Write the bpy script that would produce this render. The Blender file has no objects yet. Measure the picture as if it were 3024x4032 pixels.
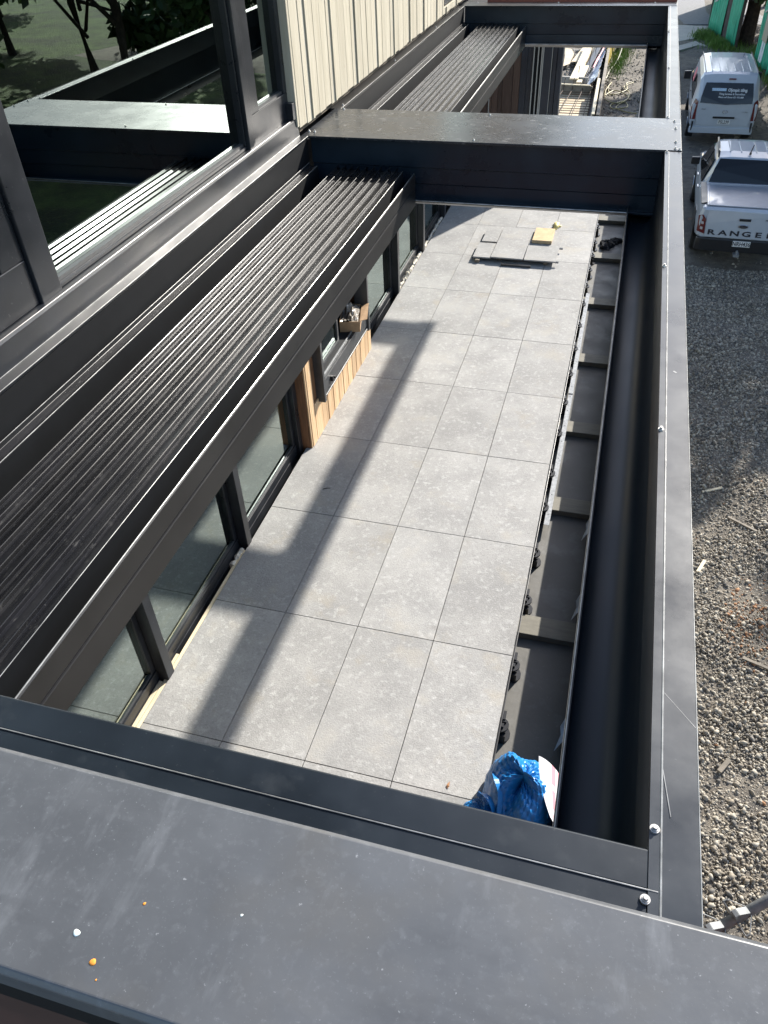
import bpy, bmesh, math, random
import numpy as np
from mathutils import Vector, Matrix, Quaternion

random.seed(7)
rng = np.random.default_rng(11)
SC = bpy.context.scene
COL = SC.collection
R = math.radians

# ------------------------------------------------------------------ camera
CAM_P = Vector((0.2343, -2.5237, 4.5683))
PITCH, YAW, ROLL = 0.708921, -0.305695, -0.0496188
f = Vector((math.sin(YAW)*math.cos(PITCH), math.cos(YAW)*math.cos(PITCH), -math.sin(PITCH)))
r = f.cross(Vector((0, 0, 1))).normalized()
u = r.cross(f)
r2 = math.cos(ROLL)*r + math.sin(ROLL)*u
u2 = -math.sin(ROLL)*r + math.cos(ROLL)*u
cd = bpy.data.cameras.new('camera')
cam = bpy.data.objects.new('camera', cd); COL.objects.link(cam)
cam.matrix_world = Matrix(((r2.x, u2.x, -f.x, CAM_P.x), (r2.y, u2.y, -f.y, CAM_P.y), (r2.z, u2.z, -f.z, CAM_P.z), (0, 0, 0, 1)))
cd.sensor_fit = 'VERTICAL'; cd.sensor_height = 36.0; cd.lens = 36.0*3046.0/4032.0
cd.clip_start = 0.05; cd.clip_end = 600
SC.camera = cam

# ------------------------------------------------------------------ light
TO_SUN = Vector((0.75, 1.59, 1.0)).normalized()
SUN_EL = math.asin(TO_SUN.z); SUN_AZ = math.atan2(TO_SUN.x, TO_SUN.y)
world = bpy.data.worlds.new('World'); SC.world = world; world.use_nodes = True
wn = world.node_tree.nodes; wl = world.node_tree.links
sky = wn.new('ShaderNodeTexSky'); sky.sky_type = 'NISHITA'; sky.sun_disc = False
sky.sun_elevation = SUN_EL; sky.sun_rotation = SUN_AZ
sky.air_density = 1.0; sky.dust_density = 1.0; sky.ozone_density = 1.0
wn['Background'].inputs['Strength'].default_value = 0.125
wl.new(sky.outputs['Color'], wn['Background'].inputs['Color'])
sd = bpy.data.lights.new('sun', 'SUN'); sd.energy = 4.2; sd.angle = R(0.8); sd.color = (1.0, 0.95, 0.87)
sun = bpy.data.objects.new('sun', sd); COL.objects.link(sun)
sun.rotation_euler = (-TO_SUN).to_track_quat('-Z', 'Y').to_euler(); sun.location = TO_SUN*60
SC.view_settings.view_transform = 'Standard'; SC.view_settings.look = 'None'
SC.view_settings.gamma = 1.0; SC.view_settings.use_curve_mapping = False
SC.view_settings.exposure = 1.22
SC.cycles.max_bounces = 10; SC.cycles.transparent_max_bounces = 16
SC.cycles.sample_clamp_indirect = 6.0

# ------------------------------------------------------------------ materials
MATS = {}
def mat(name, base, rough=0.5, metal=0.0, var=0.0, vscale=6.0, col2=None, bump=0.0, bscale=80.0, stretch=(1, 1, 1),
        spots=None, rvar=0.0, perobj=0.0, spec=0.5, coat=0.0, bdist=0.01):
    if name in MATS: return MATS[name]
    m = bpy.data.materials.new(name); m.use_nodes = True
    n, l = m.node_tree.nodes, m.node_tree.links
    b = n['Principled BSDF']
    b.inputs['Base Color'].default_value = (*base, 1); b.inputs['Roughness'].default_value = rough
    b.inputs['Metallic'].default_value = metal; b.inputs['Specular IOR Level'].default_value = spec
    b.inputs['Coat Weight'].default_value = coat; b.inputs['Coat Roughness'].default_value = 0.08
    tc = n.new('ShaderNodeTexCoord'); mp = n.new('ShaderNodeMapping'); mp.inputs['Scale'].default_value = stretch
    oi = n.new('ShaderNodeObjectInfo')
    ad = n.new('ShaderNodeVectorMath'); ad.operation = 'MULTIPLY_ADD'
    l.new(oi.outputs['Random'], ad.inputs[0]); ad.inputs[1].default_value = (37.0, 91.0, 13.0) if perobj else (0, 0, 0)
    l.new(tc.outputs['Object'], ad.inputs[2]); l.new(ad.outputs[0], mp.inputs['Vector'])
    vec = mp.outputs['Vector']
    cur = None
    if var > 0 or col2:
        nz = n.new('ShaderNodeTexNoise'); nz.inputs['Scale'].default_value = vscale; nz.inputs['Detail'].default_value = 8
        nz.inputs['Roughness'].default_value = 0.62
        l.new(vec, nz.inputs['Vector'])
        rp = n.new('ShaderNodeValToRGB'); rp.color_ramp.elements[0].position = 0.36; rp.color_ramp.elements[1].position = 0.64
        c1 = base; c2 = col2 if col2 else tuple(min(1, c*(1+var)) for c in base)
        c0 = tuple(c*(1-var) for c in c1) if not col2 else c1
        rp.color_ramp.elements[0].color = (*c0, 1); rp.color_ramp.elements[1].color = (*c2, 1)
        l.new(nz.outputs['Fac'], rp.inputs['Fac']); cur = rp.outputs['Color']
        if rvar > 0:
            mr = n.new('ShaderNodeMapRange'); mr.inputs['From Min'].default_value = 0.3; mr.inputs['From Max'].default_value = 0.7
            mr.inputs['To Min'].default_value = max(0.03, rough-rvar); mr.inputs['To Max'].default_value = min(1, rough+rvar)
            l.new(nz.outputs['Fac'], mr.inputs['Value']); l.new(mr.outputs['Result'], b.inputs['Roughness'])
    if spots:   # list of (scale, lo, hi, colour, amount, stretch)
        for (sc, lo, hi, c, amt, st) in spots:
            mp2 = n.new('ShaderNodeMapping'); mp2.inputs['Scale'].default_value = st; l.new(ad.outputs[0], mp2.inputs['Vector'])
            n2 = n.new('ShaderNodeTexNoise'); n2.inputs['Scale'].default_value = sc; n2.inputs['Detail'].default_value = 5
            n2.inputs['Roughness'].default_value = 0.6
            l.new(mp2.outputs['Vector'], n2.inputs['Vector'])
            m2 = n.new('ShaderNodeMapRange'); m2.inputs['From Min'].default_value = lo; m2.inputs['From Max'].default_value = hi
            m2.inputs['To Max'].default_value = amt; l.new(n2.outputs['Fac'], m2.inputs['Value'])
            mx = n.new('ShaderNodeMix'); mx.data_type = 'RGBA'; l.new(m2.outputs['Result'], mx.inputs[0])
            if cur: l.new(cur, mx.inputs[6])
            else: mx.inputs[6].default_value = (*base, 1)
            mx.inputs[7].default_value = (*c, 1); cur = mx.outputs[2]
    if perobj > 0:
        hs = n.new('ShaderNodeHueSaturation')
        mr = n.new('ShaderNodeMapRange'); mr.inputs['To Min'].default_value = 1-perobj; mr.inputs['To Max'].default_value = 1+perobj
        l.new(oi.outputs['Random'], mr.inputs['Value']); l.new(mr.outputs['Result'], hs.inputs['Value'])
        if cur: l.new(cur, hs.inputs['Color'])
        else: hs.inputs['Color'].default_value = (*base, 1)
        cur = hs.outputs['Color']
    if cur: l.new(cur, b.inputs['Base Color'])
    if bump > 0:
        n3 = n.new('ShaderNodeTexNoise'); n3.inputs['Scale'].default_value = bscale; n3.inputs['Detail'].default_value = 6
        l.new(vec, n3.inputs['Vector'])
        bp = n.new('ShaderNodeBump'); bp.inputs['Strength'].default_value = bump; bp.inputs['Distance'].default_value = bdist
        l.new(n3.outputs['Fac'], bp.inputs['Height']); l.new(bp.outputs['Normal'], b.inputs['Normal'])
    MATS[name] = m
    return m

def glass_mat(name, tint, ior, rough=0.0, tdark=1.0):
    m = bpy.data.materials.new(name); m.use_nodes = True
    n, l = m.node_tree.nodes, m.node_tree.links
    out = n['Material Output']; n.remove(n['Principled BSDF'])
    tr = n.new('ShaderNodeBsdfTransparent'); tr.inputs['Color'].default_value = (*[c*tdark for c in tint], 1)
    gl = n.new('ShaderNodeBsdfGlossy'); gl.inputs['Roughness'].default_value = rough
    gl.inputs['Color'].default_value = (0.86, 1.0, 0.97, 1)
    lw = n.new('ShaderNodeFresnel'); lw.inputs['IOR'].default_value = ior
    mx = n.new('ShaderNodeMixShader')
    l.new(lw.outputs[0], mx.inputs[0]); l.new(tr.outputs[0], mx.inputs[1]); l.new(gl.outputs[0], mx.inputs[2])
    l.new(mx.outputs[0], out.inputs['Surface'])
    MATS[name] = m
    return m

DUST = (0.30, 0.30, 0.29)
M_METAL = mat('dark satin metal', (0.012, 0.021, 0.032), 0.30, 0, 0.25, 3.0, rvar=0.07, spots=[(60, 0.66, 0.80, DUST, 0.12, (1, 1, 1))])
M_NEAR = mat('dark blue grey flashing', (0.0085, 0.013, 0.019), 0.36, 0, 0.25, 4.0, spec=0.38, rvar=0.06, spots=[(14, 0.58, 0.74, (0.05, 0.056, 0.062), 0.3, (1, 1, 1)), (150, 0.68, 0.80, DUST, 0.3, (1, 1, 1))])
M_GUT = mat('satin gutter metal', (0.008, 0.014, 0.022), 0.42, 0, 0.2, 3.0, rvar=0.05, spec=0.45)
M_SHADEDK = mat('shade dark metal', (0.0055, 0.0062, 0.0075), 0.6, 0, 0.2, 4.0, spec=0.25)  # frame metal darkened to paint in the shade on louvre sides and wall beam
M_TOP = mat('weathered dark flashing', (0.010, 0.0145, 0.020), 0.30, 0, 0.3, 5.0, spec=0.65, rvar=0.06, bump=0.01, bscale=30,
            spots=[(9, 0.50, 0.75, (0.05, 0.055, 0.065), 0.22, (1, 1, 1)), (150, 0.68, 0.80, (0.3, 0.3, 0.3), 0.3, (1, 1, 1)), (2.2, 0.6, 0.75, (0.045, 0.05, 0.056), 0.35, (4, .6, 1))])
M_CAP = mat('blotchy grey capping', (0.086, 0.091, 0.099), 0.40, 0, 0.12, 4.0, rvar=0.04, bump=0.02, bscale=60,
            spots=[(3.5, 0.48, 0.74, (0.120, 0.124, 0.132), 0.55, (0.6, 1.5, 1)), (2.4, 0.54, 0.74, (0.098, 0.092, 0.082), 0.6, (1, 1, 1)), (55, 0.54, 0.74, (0.16, 0.168, 0.18), 0.30, (1, 1, 1)),
                   (8, 0.56, 0.74, (0.17, 0.178, 0.19), 0.5, (2.6, 0.7, 1)), (5, 0.58, 0.72, (0.058, 0.061, 0.067), 0.55, (0.7, 2.2, 1)), (220, 0.62, 0.78, (0.24, 0.25, 0.26), 0.35, (1, 1, 1)), (330, 0.71, 0.77, (0.5, 0.5, 0.5), 0.6, (1, 1, 1)), (120, 0.69, 0.73, (0.36, 0.37, 0.38), 0.5, (1, 1, 1))])
M_MIDTOP = mat('spotted flashing', (0.030, 0.033, 0.038), 0.28, 0, 0.3, 5.0, rvar=0.06,
               spots=[(22, 0.60, 0.645, (0.20, 0.20, 0.20), 0.55, (1, 1.3, 1)), (70, 0.66, 0.72, (0.26, 0.26, 0.26), 0.4, (1, 1, 1))])
M_LOUVRE = mat('dusty louvre metal', (0.008, 0.008, 0.0095), 0.27, 0, 0.3, 4.0, rvar=0.05, perobj=0.45, spec=0.4,
               spots=[(3.2, 0.50, 0.72, (0.06, 0.058, 0.054), 0.30, (22, 1.1, 1)), (30, 0.61, 0.73, (0.20, 0.195, 0.18), 0.22, (2.6, 0.9, 1)), (160, 0.66, 0.76, (0.3, 0.29, 0.27), 0.25, (1, 1, 1))])
M_RAIL = mat('bronze dark rail', (0.022, 0.021, 0.020), 0.38, 0, 0.2, 3.0, rvar=0.05)
M_FRAME = mat('window frame metal', (0.018, 0.020, 0.024), 0.33, 0, 0.25, 4.0, rvar=0.08, spots=[(70, 0.64, 0.78, DUST, 0.3, (1, 1, 1))])
M_FRAMEGREY = mat('grey window frame', (0.055, 0.057, 0.060), 0.36, 0, 0.2, 5.0, rvar=0.05)
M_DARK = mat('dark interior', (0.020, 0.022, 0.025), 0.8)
M_INFLOOR = mat('interior concrete floor', (0.38, 0.40, 0.38), 0.7, 0, 0.15, 3.0)
M_PAVER = mat('stone grey porcelain', (0.30, 0.296, 0.286), 0.70, 0, 0.0, 2.6, col2=(0.385, 0.378, 0.362), bump=0.45, bscale=95, perobj=0.06, spec=0.12,
              spots=[(60, 0.50, 0.70, (0.245, 0.243, 0.236), 0.7, (1, 1, 1)), (22, 0.54, 0.70, (0.50, 0.495, 0.48), 0.7, (1, 1, 1)),
                     (3.2, 0.56, 0.74, (0.37, 0.325, 0.25), 0.55, (1, 1, 1)), (1.6, 0.52, 0.70, (0.43, 0.425, 0.41), 0.5, (1, 1, 1)), (5, 0.66, 0.72, (0.25, 0.24, 0.225), 0.45, (1, 1.6, 1)), (120, 0.56, 0.68, (0.54, 0.53, 0.52), 0.6, (1, 1, 1))], bdist=0.006)
M_MEMB = mat('grey membrane', (0.105, 0.100, 0.088), 0.55, 0, 0.12, 4.0, rvar=0.12, bump=0.15, bscale=18,
             spots=[(3.5, 0.55, 0.62, (0.15, 0.147, 0.138), 0.6, (1, 1, 1)), (40, 0.62, 0.72, (0.24, 0.23, 0.21), 0.4, (1, 1, 1))])
M_JOIST = mat('sealed batten', (0.150, 0.138, 0.105), 0.6, 0, 0.15, 6.0, bump=0.1, bscale=40, stretch=(1, 5, 1))
M_BLKPL = mat('black plastic', (0.016, 0.016, 0.018), 0.35)
M_HEM = mat('worn and glint edge', (0.30, 0.30, 0.29), 0.30, 0.6, 0.3, 20)  # pale tone for real wear and scratches, plus glints painted on rolled edges
M_GALV = mat('galvanised steel', (0.26, 0.27, 0.28), 0.45, 0.4, 0.18, 25.0, rvar=0.1)
M_GALVD = mat('dull galvanised tube', (0.25, 0.26, 0.26), 0.55, 0.2, 0.2, 25.0)
M_SCREW = mat('zinc screw', (0.55, 0.53, 0.50), 0.38, 0.8, 0.1, 40)
M_CEDAR = mat('cedar', (0.50, 0.32, 0.17), 0.55, 0, 0.0, 5.0, col2=(0.64, 0.46, 0.28), stretch=(9, 9, 0.7), perobj=0.22, bump=0.08, bscale=60)
M_CEDARDK = mat('cedar stained end', (0.20, 0.095, 0.045), 0.55, 0, 0.3, 5.0, stretch=(9, 9, 0.7))
M_BROWN = mat('brown stained board', (0.115, 0.068, 0.050), 0.6, 0, 0.2, 4.0, stretch=(7, 7, 0.6), perobj=0.30)
M_CREAM = mat('cream washed board', (0.455, 0.405, 0.305), 0.8, 0, 0.0, 3.0, spec=0.2, col2=(0.54, 0.49, 0.385), stretch=(10, 10, 0.8), perobj=0.06, bump=0.15, bscale=70,
              spots=[(5, 0.70, 0.78, (0.30, 0.23, 0.14), 0.8, (5, 5, 2.2))])
M_WALLBK = mat('brown backing', (0.11, 0.09, 0.065), 0.9)
M_PINE = mat('raw pine', (0.66, 0.55, 0.36), 0.7, 0, 0.0, 6.0, col2=(0.74, 0.65, 0.47), stretch=(6, 1, 6), bump=0.15, bscale=50, perobj=0.1)
M_PLY = mat('ply sheet', (0.62, 0.50, 0.33), 0.7, 0, 0.12, 2.0, perobj=0.1, spots=[(4, 0.66, 0.72, (0.65, 0.16, 0.14), 0.7, (1, 0.5, 1))])
M_WETPINE = mat('grey form timber', (0.20, 0.17, 0.13), 0.75, 0, 0.3, 3.0, bump=0.2, bscale=30)
M_FOAM = mat('crumbly sealing foam', (0.62, 0.57, 0.47), 0.9, 0, 0.3, 30, bump=0.6, bscale=60)
M_GLASS = glass_mat('door glass', (0.74, 0.90, 0.86), 5.0, tdark=0.95)
M_GLASSUP = glass_mat('upper window glass', (0.45, 0.58, 0.58), 4.0, tdark=0.5)
M_GLASSSM = glass_mat('servery glass', (0.7, 0.78, 0.76), 1.6, tdark=0.8)
M_CARGLASS = mat('dark car glass', (0.006, 0.008, 0.011), 0.06, spec=0.45)
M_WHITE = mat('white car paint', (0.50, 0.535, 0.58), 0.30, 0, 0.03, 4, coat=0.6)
M_SILVER = mat('silver bed cover', (0.42, 0.44, 0.48), 0.33, 0.4, 0.05, 8)
M_TYRE = mat('tyre rubber', (0.02, 0.02, 0.02), 0.8)
M_RED = mat('red lamp', (0.13, 0.010, 0.014), 0.18, coat=0.5)
M_LAMPW = mat('clear lamp', (0.55, 0.50, 0.50), 0.15)
M_SIGNW = mat('white lettering', (0.78, 0.80, 0.82), 0.5)
M_SIGNB = mat('pale blue strip', (0.45, 0.60, 0.75), 0.5, 0, 0.15, 40)
M_PLATE = mat('plate white', (0.72, 0.72, 0.70), 0.4)
M_INK = mat('plate ink', (0.02, 0.02, 0.03), 0.5)
M_CHROME = mat('chrome', (0.62, 0.63, 0.65), 0.15, 1.0)
M_TARP = mat('blue woven plastic', (0.012, 0.17, 0.46), 0.36, 0, 0.0, 7.0, col2=(0.016, 0.21, 0.53), bump=0.25, bscale=30, spec=0.5)
M_PAPER = mat('white sheet', (0.78, 0.76, 0.77), 0.5)
M_PINK = mat('pink print', (0.66, 0.30, 0.34), 0.5)
M_SPONGE = mat('yellow foam', (0.56, 0.415, 0.235), 0.85, 0, 0.12, 12, bump=0.2, bscale=90)
M_GLOVE = mat('yellow rubber', (0.78, 0.66, 0.25), 0.5)
M_CLOTH = mat('black cloth', (0.012, 0.013, 0.016), 0.7, 0, 0.3, 20)
M_CARD = mat('cardboard', (0.40, 0.26, 0.15), 0.8, 0, 0.12, 20)
M_WRAP = mat('clear crumpled wrap', (0.32, 0.29, 0.25), 0.15, 0, 0.4, 18, spec=0.8, bump=0.8, bscale=25)
M_GRAVELBED = mat('gravel bed', (0.105, 0.090, 0.072), 0.95, 0, 0.0, 5.0, col2=(0.19, 0.165, 0.13), bump=0.6, bscale=60, bdist=0.03,
                  spots=[(1.1, 0.52, 0.66, (0.075, 0.07, 0.066), 0.6, (1, 1, 1)), (90, 0.55, 0.66, (0.34, 0.31, 0.26), 0.8, (1, 1, 1)),
                         (1.7, 0.70, 0.76, (0.42, 0.17, 0.07), 0.7, (1, 1, 1))])
M_ST1 = mat('pale stone', (0.40, 0.36, 0.29), 0.85, 0, 0.2, 30)
M_ST2 = mat('tan stone', (0.25, 0.215, 0.165), 0.85, 0, 0.2, 30)
M_ST3 = mat('dark stone', (0.14, 0.13, 0.115), 0.85, 0, 0.2, 30)
M_ST4 = mat('orange clay stone', (0.36, 0.19, 0.095), 0.9, 0, 0.2, 30)
M_CONC = mat('concrete path', (0.40, 0.37, 0.32), 0.8, 0, 0.12, 3.0, bump=0.1, bscale=60, spots=[(1.5, 0.55, 0.7, (0.27, 0.25, 0.22), 0.5, (1, 1, 1))])
M_ASPH = mat('asphalt', (0.16, 0.16, 0.165), 0.85, 0, 0.15, 8.0, bump=0.2, bscale=120)
M_GRASS = mat('grass blades', (0.11, 0.20, 0.025), 0.6, 0, 0.35, 3.0)
M_LAWN = mat('lawn ground', (0.075, 0.125, 0.022), 0.9, 0, 0.45, 0.7, bump=1.0, bscale=14, bdist=0.3, spots=[(0.4, 0.5, 0.62, (0.035, 0.045, 0.018), 0.8, (1, 1, 1)), (6, 0.55, 0.7, (0.16, 0.19, 0.05), 0.6, (1, 1, 1))])  # broad dark patches paint the shade under the trees into the grass
M_BARK = mat('bark', (0.055, 0.042, 0.032), 0.9, 0, 0.4, 8.0, bump=0.6, bscale=20, bdist=0.03)
M_LEAF = mat('tree leaf', (0.038, 0.075, 0.018), 0.55, 0, 0.4, 1.5)
M_LEAF2 = mat('tree leaf light', (0.07, 0.12, 0.03), 0.55, 0, 0.3, 1.5)
M_MESHG = mat('green shade mesh', (0.02, 0.36, 0.20), 0.6, 0, 0.25, 3.0, stretch=(8, 8, 1))
M_FENCEW = mat('old fence timber', (0.075, 0.060, 0.050), 0.85, 0, 0.3, 4.0)
M_HOSE = mat('yellow hose', (0.34, 0.29, 0.11), 0.45)
M_ROPE = mat('pale rope', (0.60, 0.58, 0.46), 0.8)
M_REBAR = mat('rusty rebar', (0.075, 0.045, 0.030), 0.8)
M_PLASTIC = mat('pale blue polythene', (0.42, 0.46, 0.52), 0.4, 0, 0.3, 6, bump=0.5, bscale=20)
M_YPLASTIC = mat('yellow sheet', (0.55, 0.42, 0.10), 0.5, 0, 0.2, 5)
M_PINKTAPE = mat('pink tape', (0.75, 0.16, 0.22), 0.5)
M_SIGN1 = mat('tan sign board', (0.42, 0.36, 0.26), 0.6)
M_DROP = mat('white dropping', (0.68, 0.75, 0.72), 0.8, 0, 0.2, 120)
M_ORANGE = mat('orange rust blob', (0.75, 0.27, 0.03), 0.7)
M_PALEPOLE = mat('pale post', (0.50, 0.48, 0.44), 0.55)
M_NAVY = mat('navy door panel', (0.022, 0.030, 0.045), 0.35, 0, 0.2, 4)
M_MAROON = mat('maroon wall', (0.060, 0.028, 0.022), 0.7, 0, 0.2, 5)
M_REDEDGE = mat('reddish timber', (0.20, 0.07, 0.05), 0.7)

# ------------------------------------------------------------------ mesh helpers
class MB:
    def __init__(s): s.v = []; s.f = []; s.mi = []
    def add(s, vs, fs, mi=0):
        o = len(s.v); s.v += [tuple(v) for v in vs]; s.f += [tuple(i+o for i in q) for q in fs]; s.mi += [mi]*len(fs); return s
    def box(s, x0, x1, y0, y1, z0, z1, mi=0):
        v = [(x0, y0, z0), (x1, y0, z0), (x1, y1, z0), (x0, y1, z0), (x0, y0, z1), (x1, y0, z1), (x1, y1, z1), (x0, y1, z1)]
        return s.add(v, [(0, 3, 2, 1), (4, 5, 6, 7), (0, 1, 5, 4), (1, 2, 6, 5), (2, 3, 7, 6), (3, 0, 4, 7)], mi)
    def obox(s, c, ax, ay, az, mi=0):   # oriented box: centre, three half-axis vectors
        c, ax, ay, az = map(Vector, (c, ax, ay, az))
        v = [c+sx*ax+sy*ay+sz*az for sz in (-1, 1) for sx, sy in ((-1, -1), (1, -1), (1, 1), (-1, 1))]
        return s.add(v, [(0, 3, 2, 1), (4, 5, 6, 7), (0, 1, 5, 4), (1, 2, 6, 5), (2, 3, 7, 6), (3, 0, 4, 7)], mi)
    def prism(s, prof, axis, a0, a1, mi=0):  # profile in the other two axes, in order
        n = len(prof)
        def P(p, a): return (a, p[0], p[1]) if axis == 'x' else (p[0], a, p[1]) if axis == 'y' else (p[0], p[1], a)
        v = [P(p, a0) for p in prof]+[P(p, a1) for p in prof]
        fs = [(i, (i+1) % n, n+(i+1) % n, n+i) for i in range(n)]+[tuple(range(n))[::-1], tuple(range(n, 2*n))]
        return s.add(v, fs, mi)
    def tube(s, pts, rad, n=8, mi=0, closed=False):
        pts = [Vector(p) for p in pts]; m = len(pts); rs = rad if isinstance(rad, (list, tuple)) else [rad]*m
        o = len(s.v); ref = Vector((0, 0, 1))
        for i, p in enumerate(pts):
            d = (pts[min(i+1, m-1)]-pts[max(i-1, 0)]).normalized()
            a = d.cross(ref)
            if a.length < 0.05: a = d.cross(Vector((1, 0, 0)))
            a.normalize(); b = d.cross(a)
            for k in range(n):
                t = 2*math.pi*k/n
                s.v.append(tuple(p+rs[i]*(math.cos(t)*a+math.sin(t)*b)))
        for i in range(m-1):
            for k in range(n):
                s.f.append((o+i*n+k, o+i*n+(k+1) % n, o+(i+1)*n+(k+1) % n, o+(i+1)*n+k)); s.mi.append(mi)
        s.f.append(tuple(o+k for k in range(n))[::-1]); s.f.append(tuple(o+(m-1)*n+k for k in range(n))); s.mi += [mi, mi]
        return s
    def loft(s, rings, mi=0, cap=True):
        n = len(rings[0]); o = len(s.v)
        for rg in rings: s.v += [tuple(p) for p in rg]
        for i in range(len(rings)-1):
            for k in range(n):
                s.f.append((o+i*n+k, o+i*n+(k+1) % n, o+(i+1)*n+(k+1) % n, o+(i+1)*n+k)); s.mi.append(mi)
        if cap:
            s.f.append(tuple(o+k for k in range(n))[::-1]); s.f.append(tuple(o+(len(rings)-1)*n+k for k in range(n))); s.mi += [mi, mi]
        return s
    def quad(s, a, b, c, d, mi=0): return s.add([a, b, c, d], [(0, 1, 2, 3)], mi)

WLOC = {}
def link(o, parent=None):
    COL.objects.link(o)
    if parent is not None: o.parent = parent
    return o
def empty(name, loc, label=None, cat=None, group=None):
    o = bpy.data.objects.new(name, None); o.location = loc; o.empty_display_size = 0.1; link(o)
    WLOC[o] = Vector(loc); tag(o, label, cat, group); return o
def tag(o, label=None, cat=None, group=None, kind=None):
    if label: o['label'] = label
    if cat: o['category'] = cat
    if group: o['group'] = group
    if kind: o['kind'] = kind
    return o
def obj(name, mb, m, parent=None, bevel=0.0, smooth=False, seg=2, origin=None, fixn=True):
    base = WLOC.get(parent, Vector((0, 0, 0))) if parent is not None else Vector((0, 0, 0))
    og = Vector(origin) if origin is not None else base
    me = bpy.data.meshes.new(name)
    me.from_pydata([tuple(Vector(v)-og) for v in mb.v], [], mb.f)
    ms = m if isinstance(m, (list, tuple)) else [m]
    for q in ms: me.materials.append(q)
    if len(ms) > 1: me.polygons.foreach_set('material_index', mb.mi)
    if fixn:
        bm = bmesh.new(); bm.from_mesh(me); bmesh.ops.recalc_face_normals(bm, faces=bm.faces); bm.to_mesh(me); bm.free()
    if smooth == 'angle':
        me.polygons.foreach_set('use_smooth', [True]*len(me.polygons)); me.set_sharp_from_angle(angle=R(30))
    elif smooth:
        me.polygons.foreach_set('use_smooth', [True]*len(me.polygons))
    o = bpy.data.objects.new(name, me); link(o, parent)
    o.location = og-base; WLOC[o] = og
    if bevel > 0:
        bv = o.modifiers.new('bevel', 'BEVEL'); bv.width = bevel; bv.segments = seg; bv.limit_method = 'ANGLE'; bv.angle_limit = R(35)
    return o
def text(name, body, size, loc, xdir, ydir, m, parent, depth=0.004, align='CENTER', shear=0.0, sx=1.0, bold=0.0):
    cu = bpy.data.curves.new(name, 'FONT'); cu.body = body; cu.size = size; cu.align_x = align; cu.align_y = 'CENTER'
    cu.extrude = depth; cu.shear = shear; cu.offset = bold; cu.resolution_u = 2
    t = bpy.data.objects.new(name, cu); COL.objects.link(t)
    dg = bpy.context.evaluated_depsgraph_get(); dg.update()
    me = bpy.data.meshes.new_from_object(t.evaluated_get(dg))
    bpy.data.objects.remove(t)
    X = Vector(xdir).normalized(); Y = Vector(ydir).normalized(); Z = X.cross(Y)
    L = Vector(loc)
    base = WLOC.get(parent, Vector((0, 0, 0)))
    for v in me.vertices:
        v.co = L+X*v.co.x*sx+Y*v.co.y+Z*v.co.z-base
    me.materials.clear(); me.materials.append(m)
    o = bpy.data.objects.new(name, me); link(o, parent); WLOC[o] = base
    return o
def copy_tree(o, parent=None, loc=None):
    c = o.copy(); COL.objects.link(c)
    if parent is not None: c.parent = parent
    if loc is not None: c.location = loc
    for ch in list(o.children): copy_tree(ch, c)
    return c

def gz(x, y):
    def sm(v): v = min(1, max(0, v)); return v*v*(3-2*v)
    a = sm((1.5-x)/0.9)*sm((y-16)/5.0); b = sm((y-29.5)/4.0)
    return -2.86+0.59*max(a, b)

# ------------------------------------------------------------------ ground, road, path
mb = MB(); nx, ny = 60, 90
xs = np.concatenate([np.linspace(-60, -5, 8), np.linspace(-4, 9, 40), np.linspace(12, 90, 12)])
ys = np.concatenate([np.linspace(-40, -4, 8), np.linspace(-3, 42, 80), np.linspace(46, 160, 14)])
V = []
for y in ys:
    for x in xs:
        z = gz(x, y)
        if -3 < x < 8: z += 0.018*math.sin(x*3.1+y*1.7)+0.015*math.sin(y*4.3-x*2.2)
        V.append((x, y, z))
W = len(xs)
mb.v = V; mb.f = [(j*W+i, j*W+i+1, (j+1)*W+i+1, (j+1)*W+i) for j in range(len(ys)-1) for i in range(W-1)]; mb.mi = [0]*len(mb.f)
tag(obj('ground', mb, M_GRAVELBED, smooth=True), kind='structure')

mb = MB().add([(9.2, -30, -2.75), (80, -30, -1.6), (80, 120, -1.3), (9.2, 70, -2.2), (8.6, 20, -2.7)], [(0, 1, 2, 3, 4)])
tag(obj('lawn', mb, M_LAWN), kind='structure')

# concrete path and kerb, road beyond
zz = -2.27
mb = MB(); mb.prism([(1.0, 37.1), (2.45, 38.6), (3.15, 40.2), (3.3, 41.6), (1.0, 42.0), (-6, 41.0), (-6, 36.6), (0.2, 36.7)], 'z', zz-0.1, zz+0.035)
tag(obj('concrete_path', mb, M_CONC, bevel=0.01), kind='structure')
mb = MB(); mb.prism([(1.3, 35.1), (2.6, 37.0), (2.95, 36.9), (2.5, 37.9), (1.3, 36.1)], 'z', zz-0.1, zz+0.06)
tag(obj('kerb', mb, M_CONC, bevel=0.015), kind='structure')
mb = MB().box(-60, 60, 42.2, 58, zz-0.2, zz+0.012)
tag(obj('road', mb, M_ASPH), kind='structure')
mb = MB().box(-60, 60, 58.2, 100, zz-0.2, zz+0.05)
tag(obj('far_verge', mb, M_LAWN), kind='structure')
# concrete yard slab on the right
mb = MB().box(5.4, 8.2, 3.0, 13.5, -3.0, -2.76)
tag(obj('yard_slab', mb, M_CONC, bevel=0.01), kind='structure')

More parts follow.
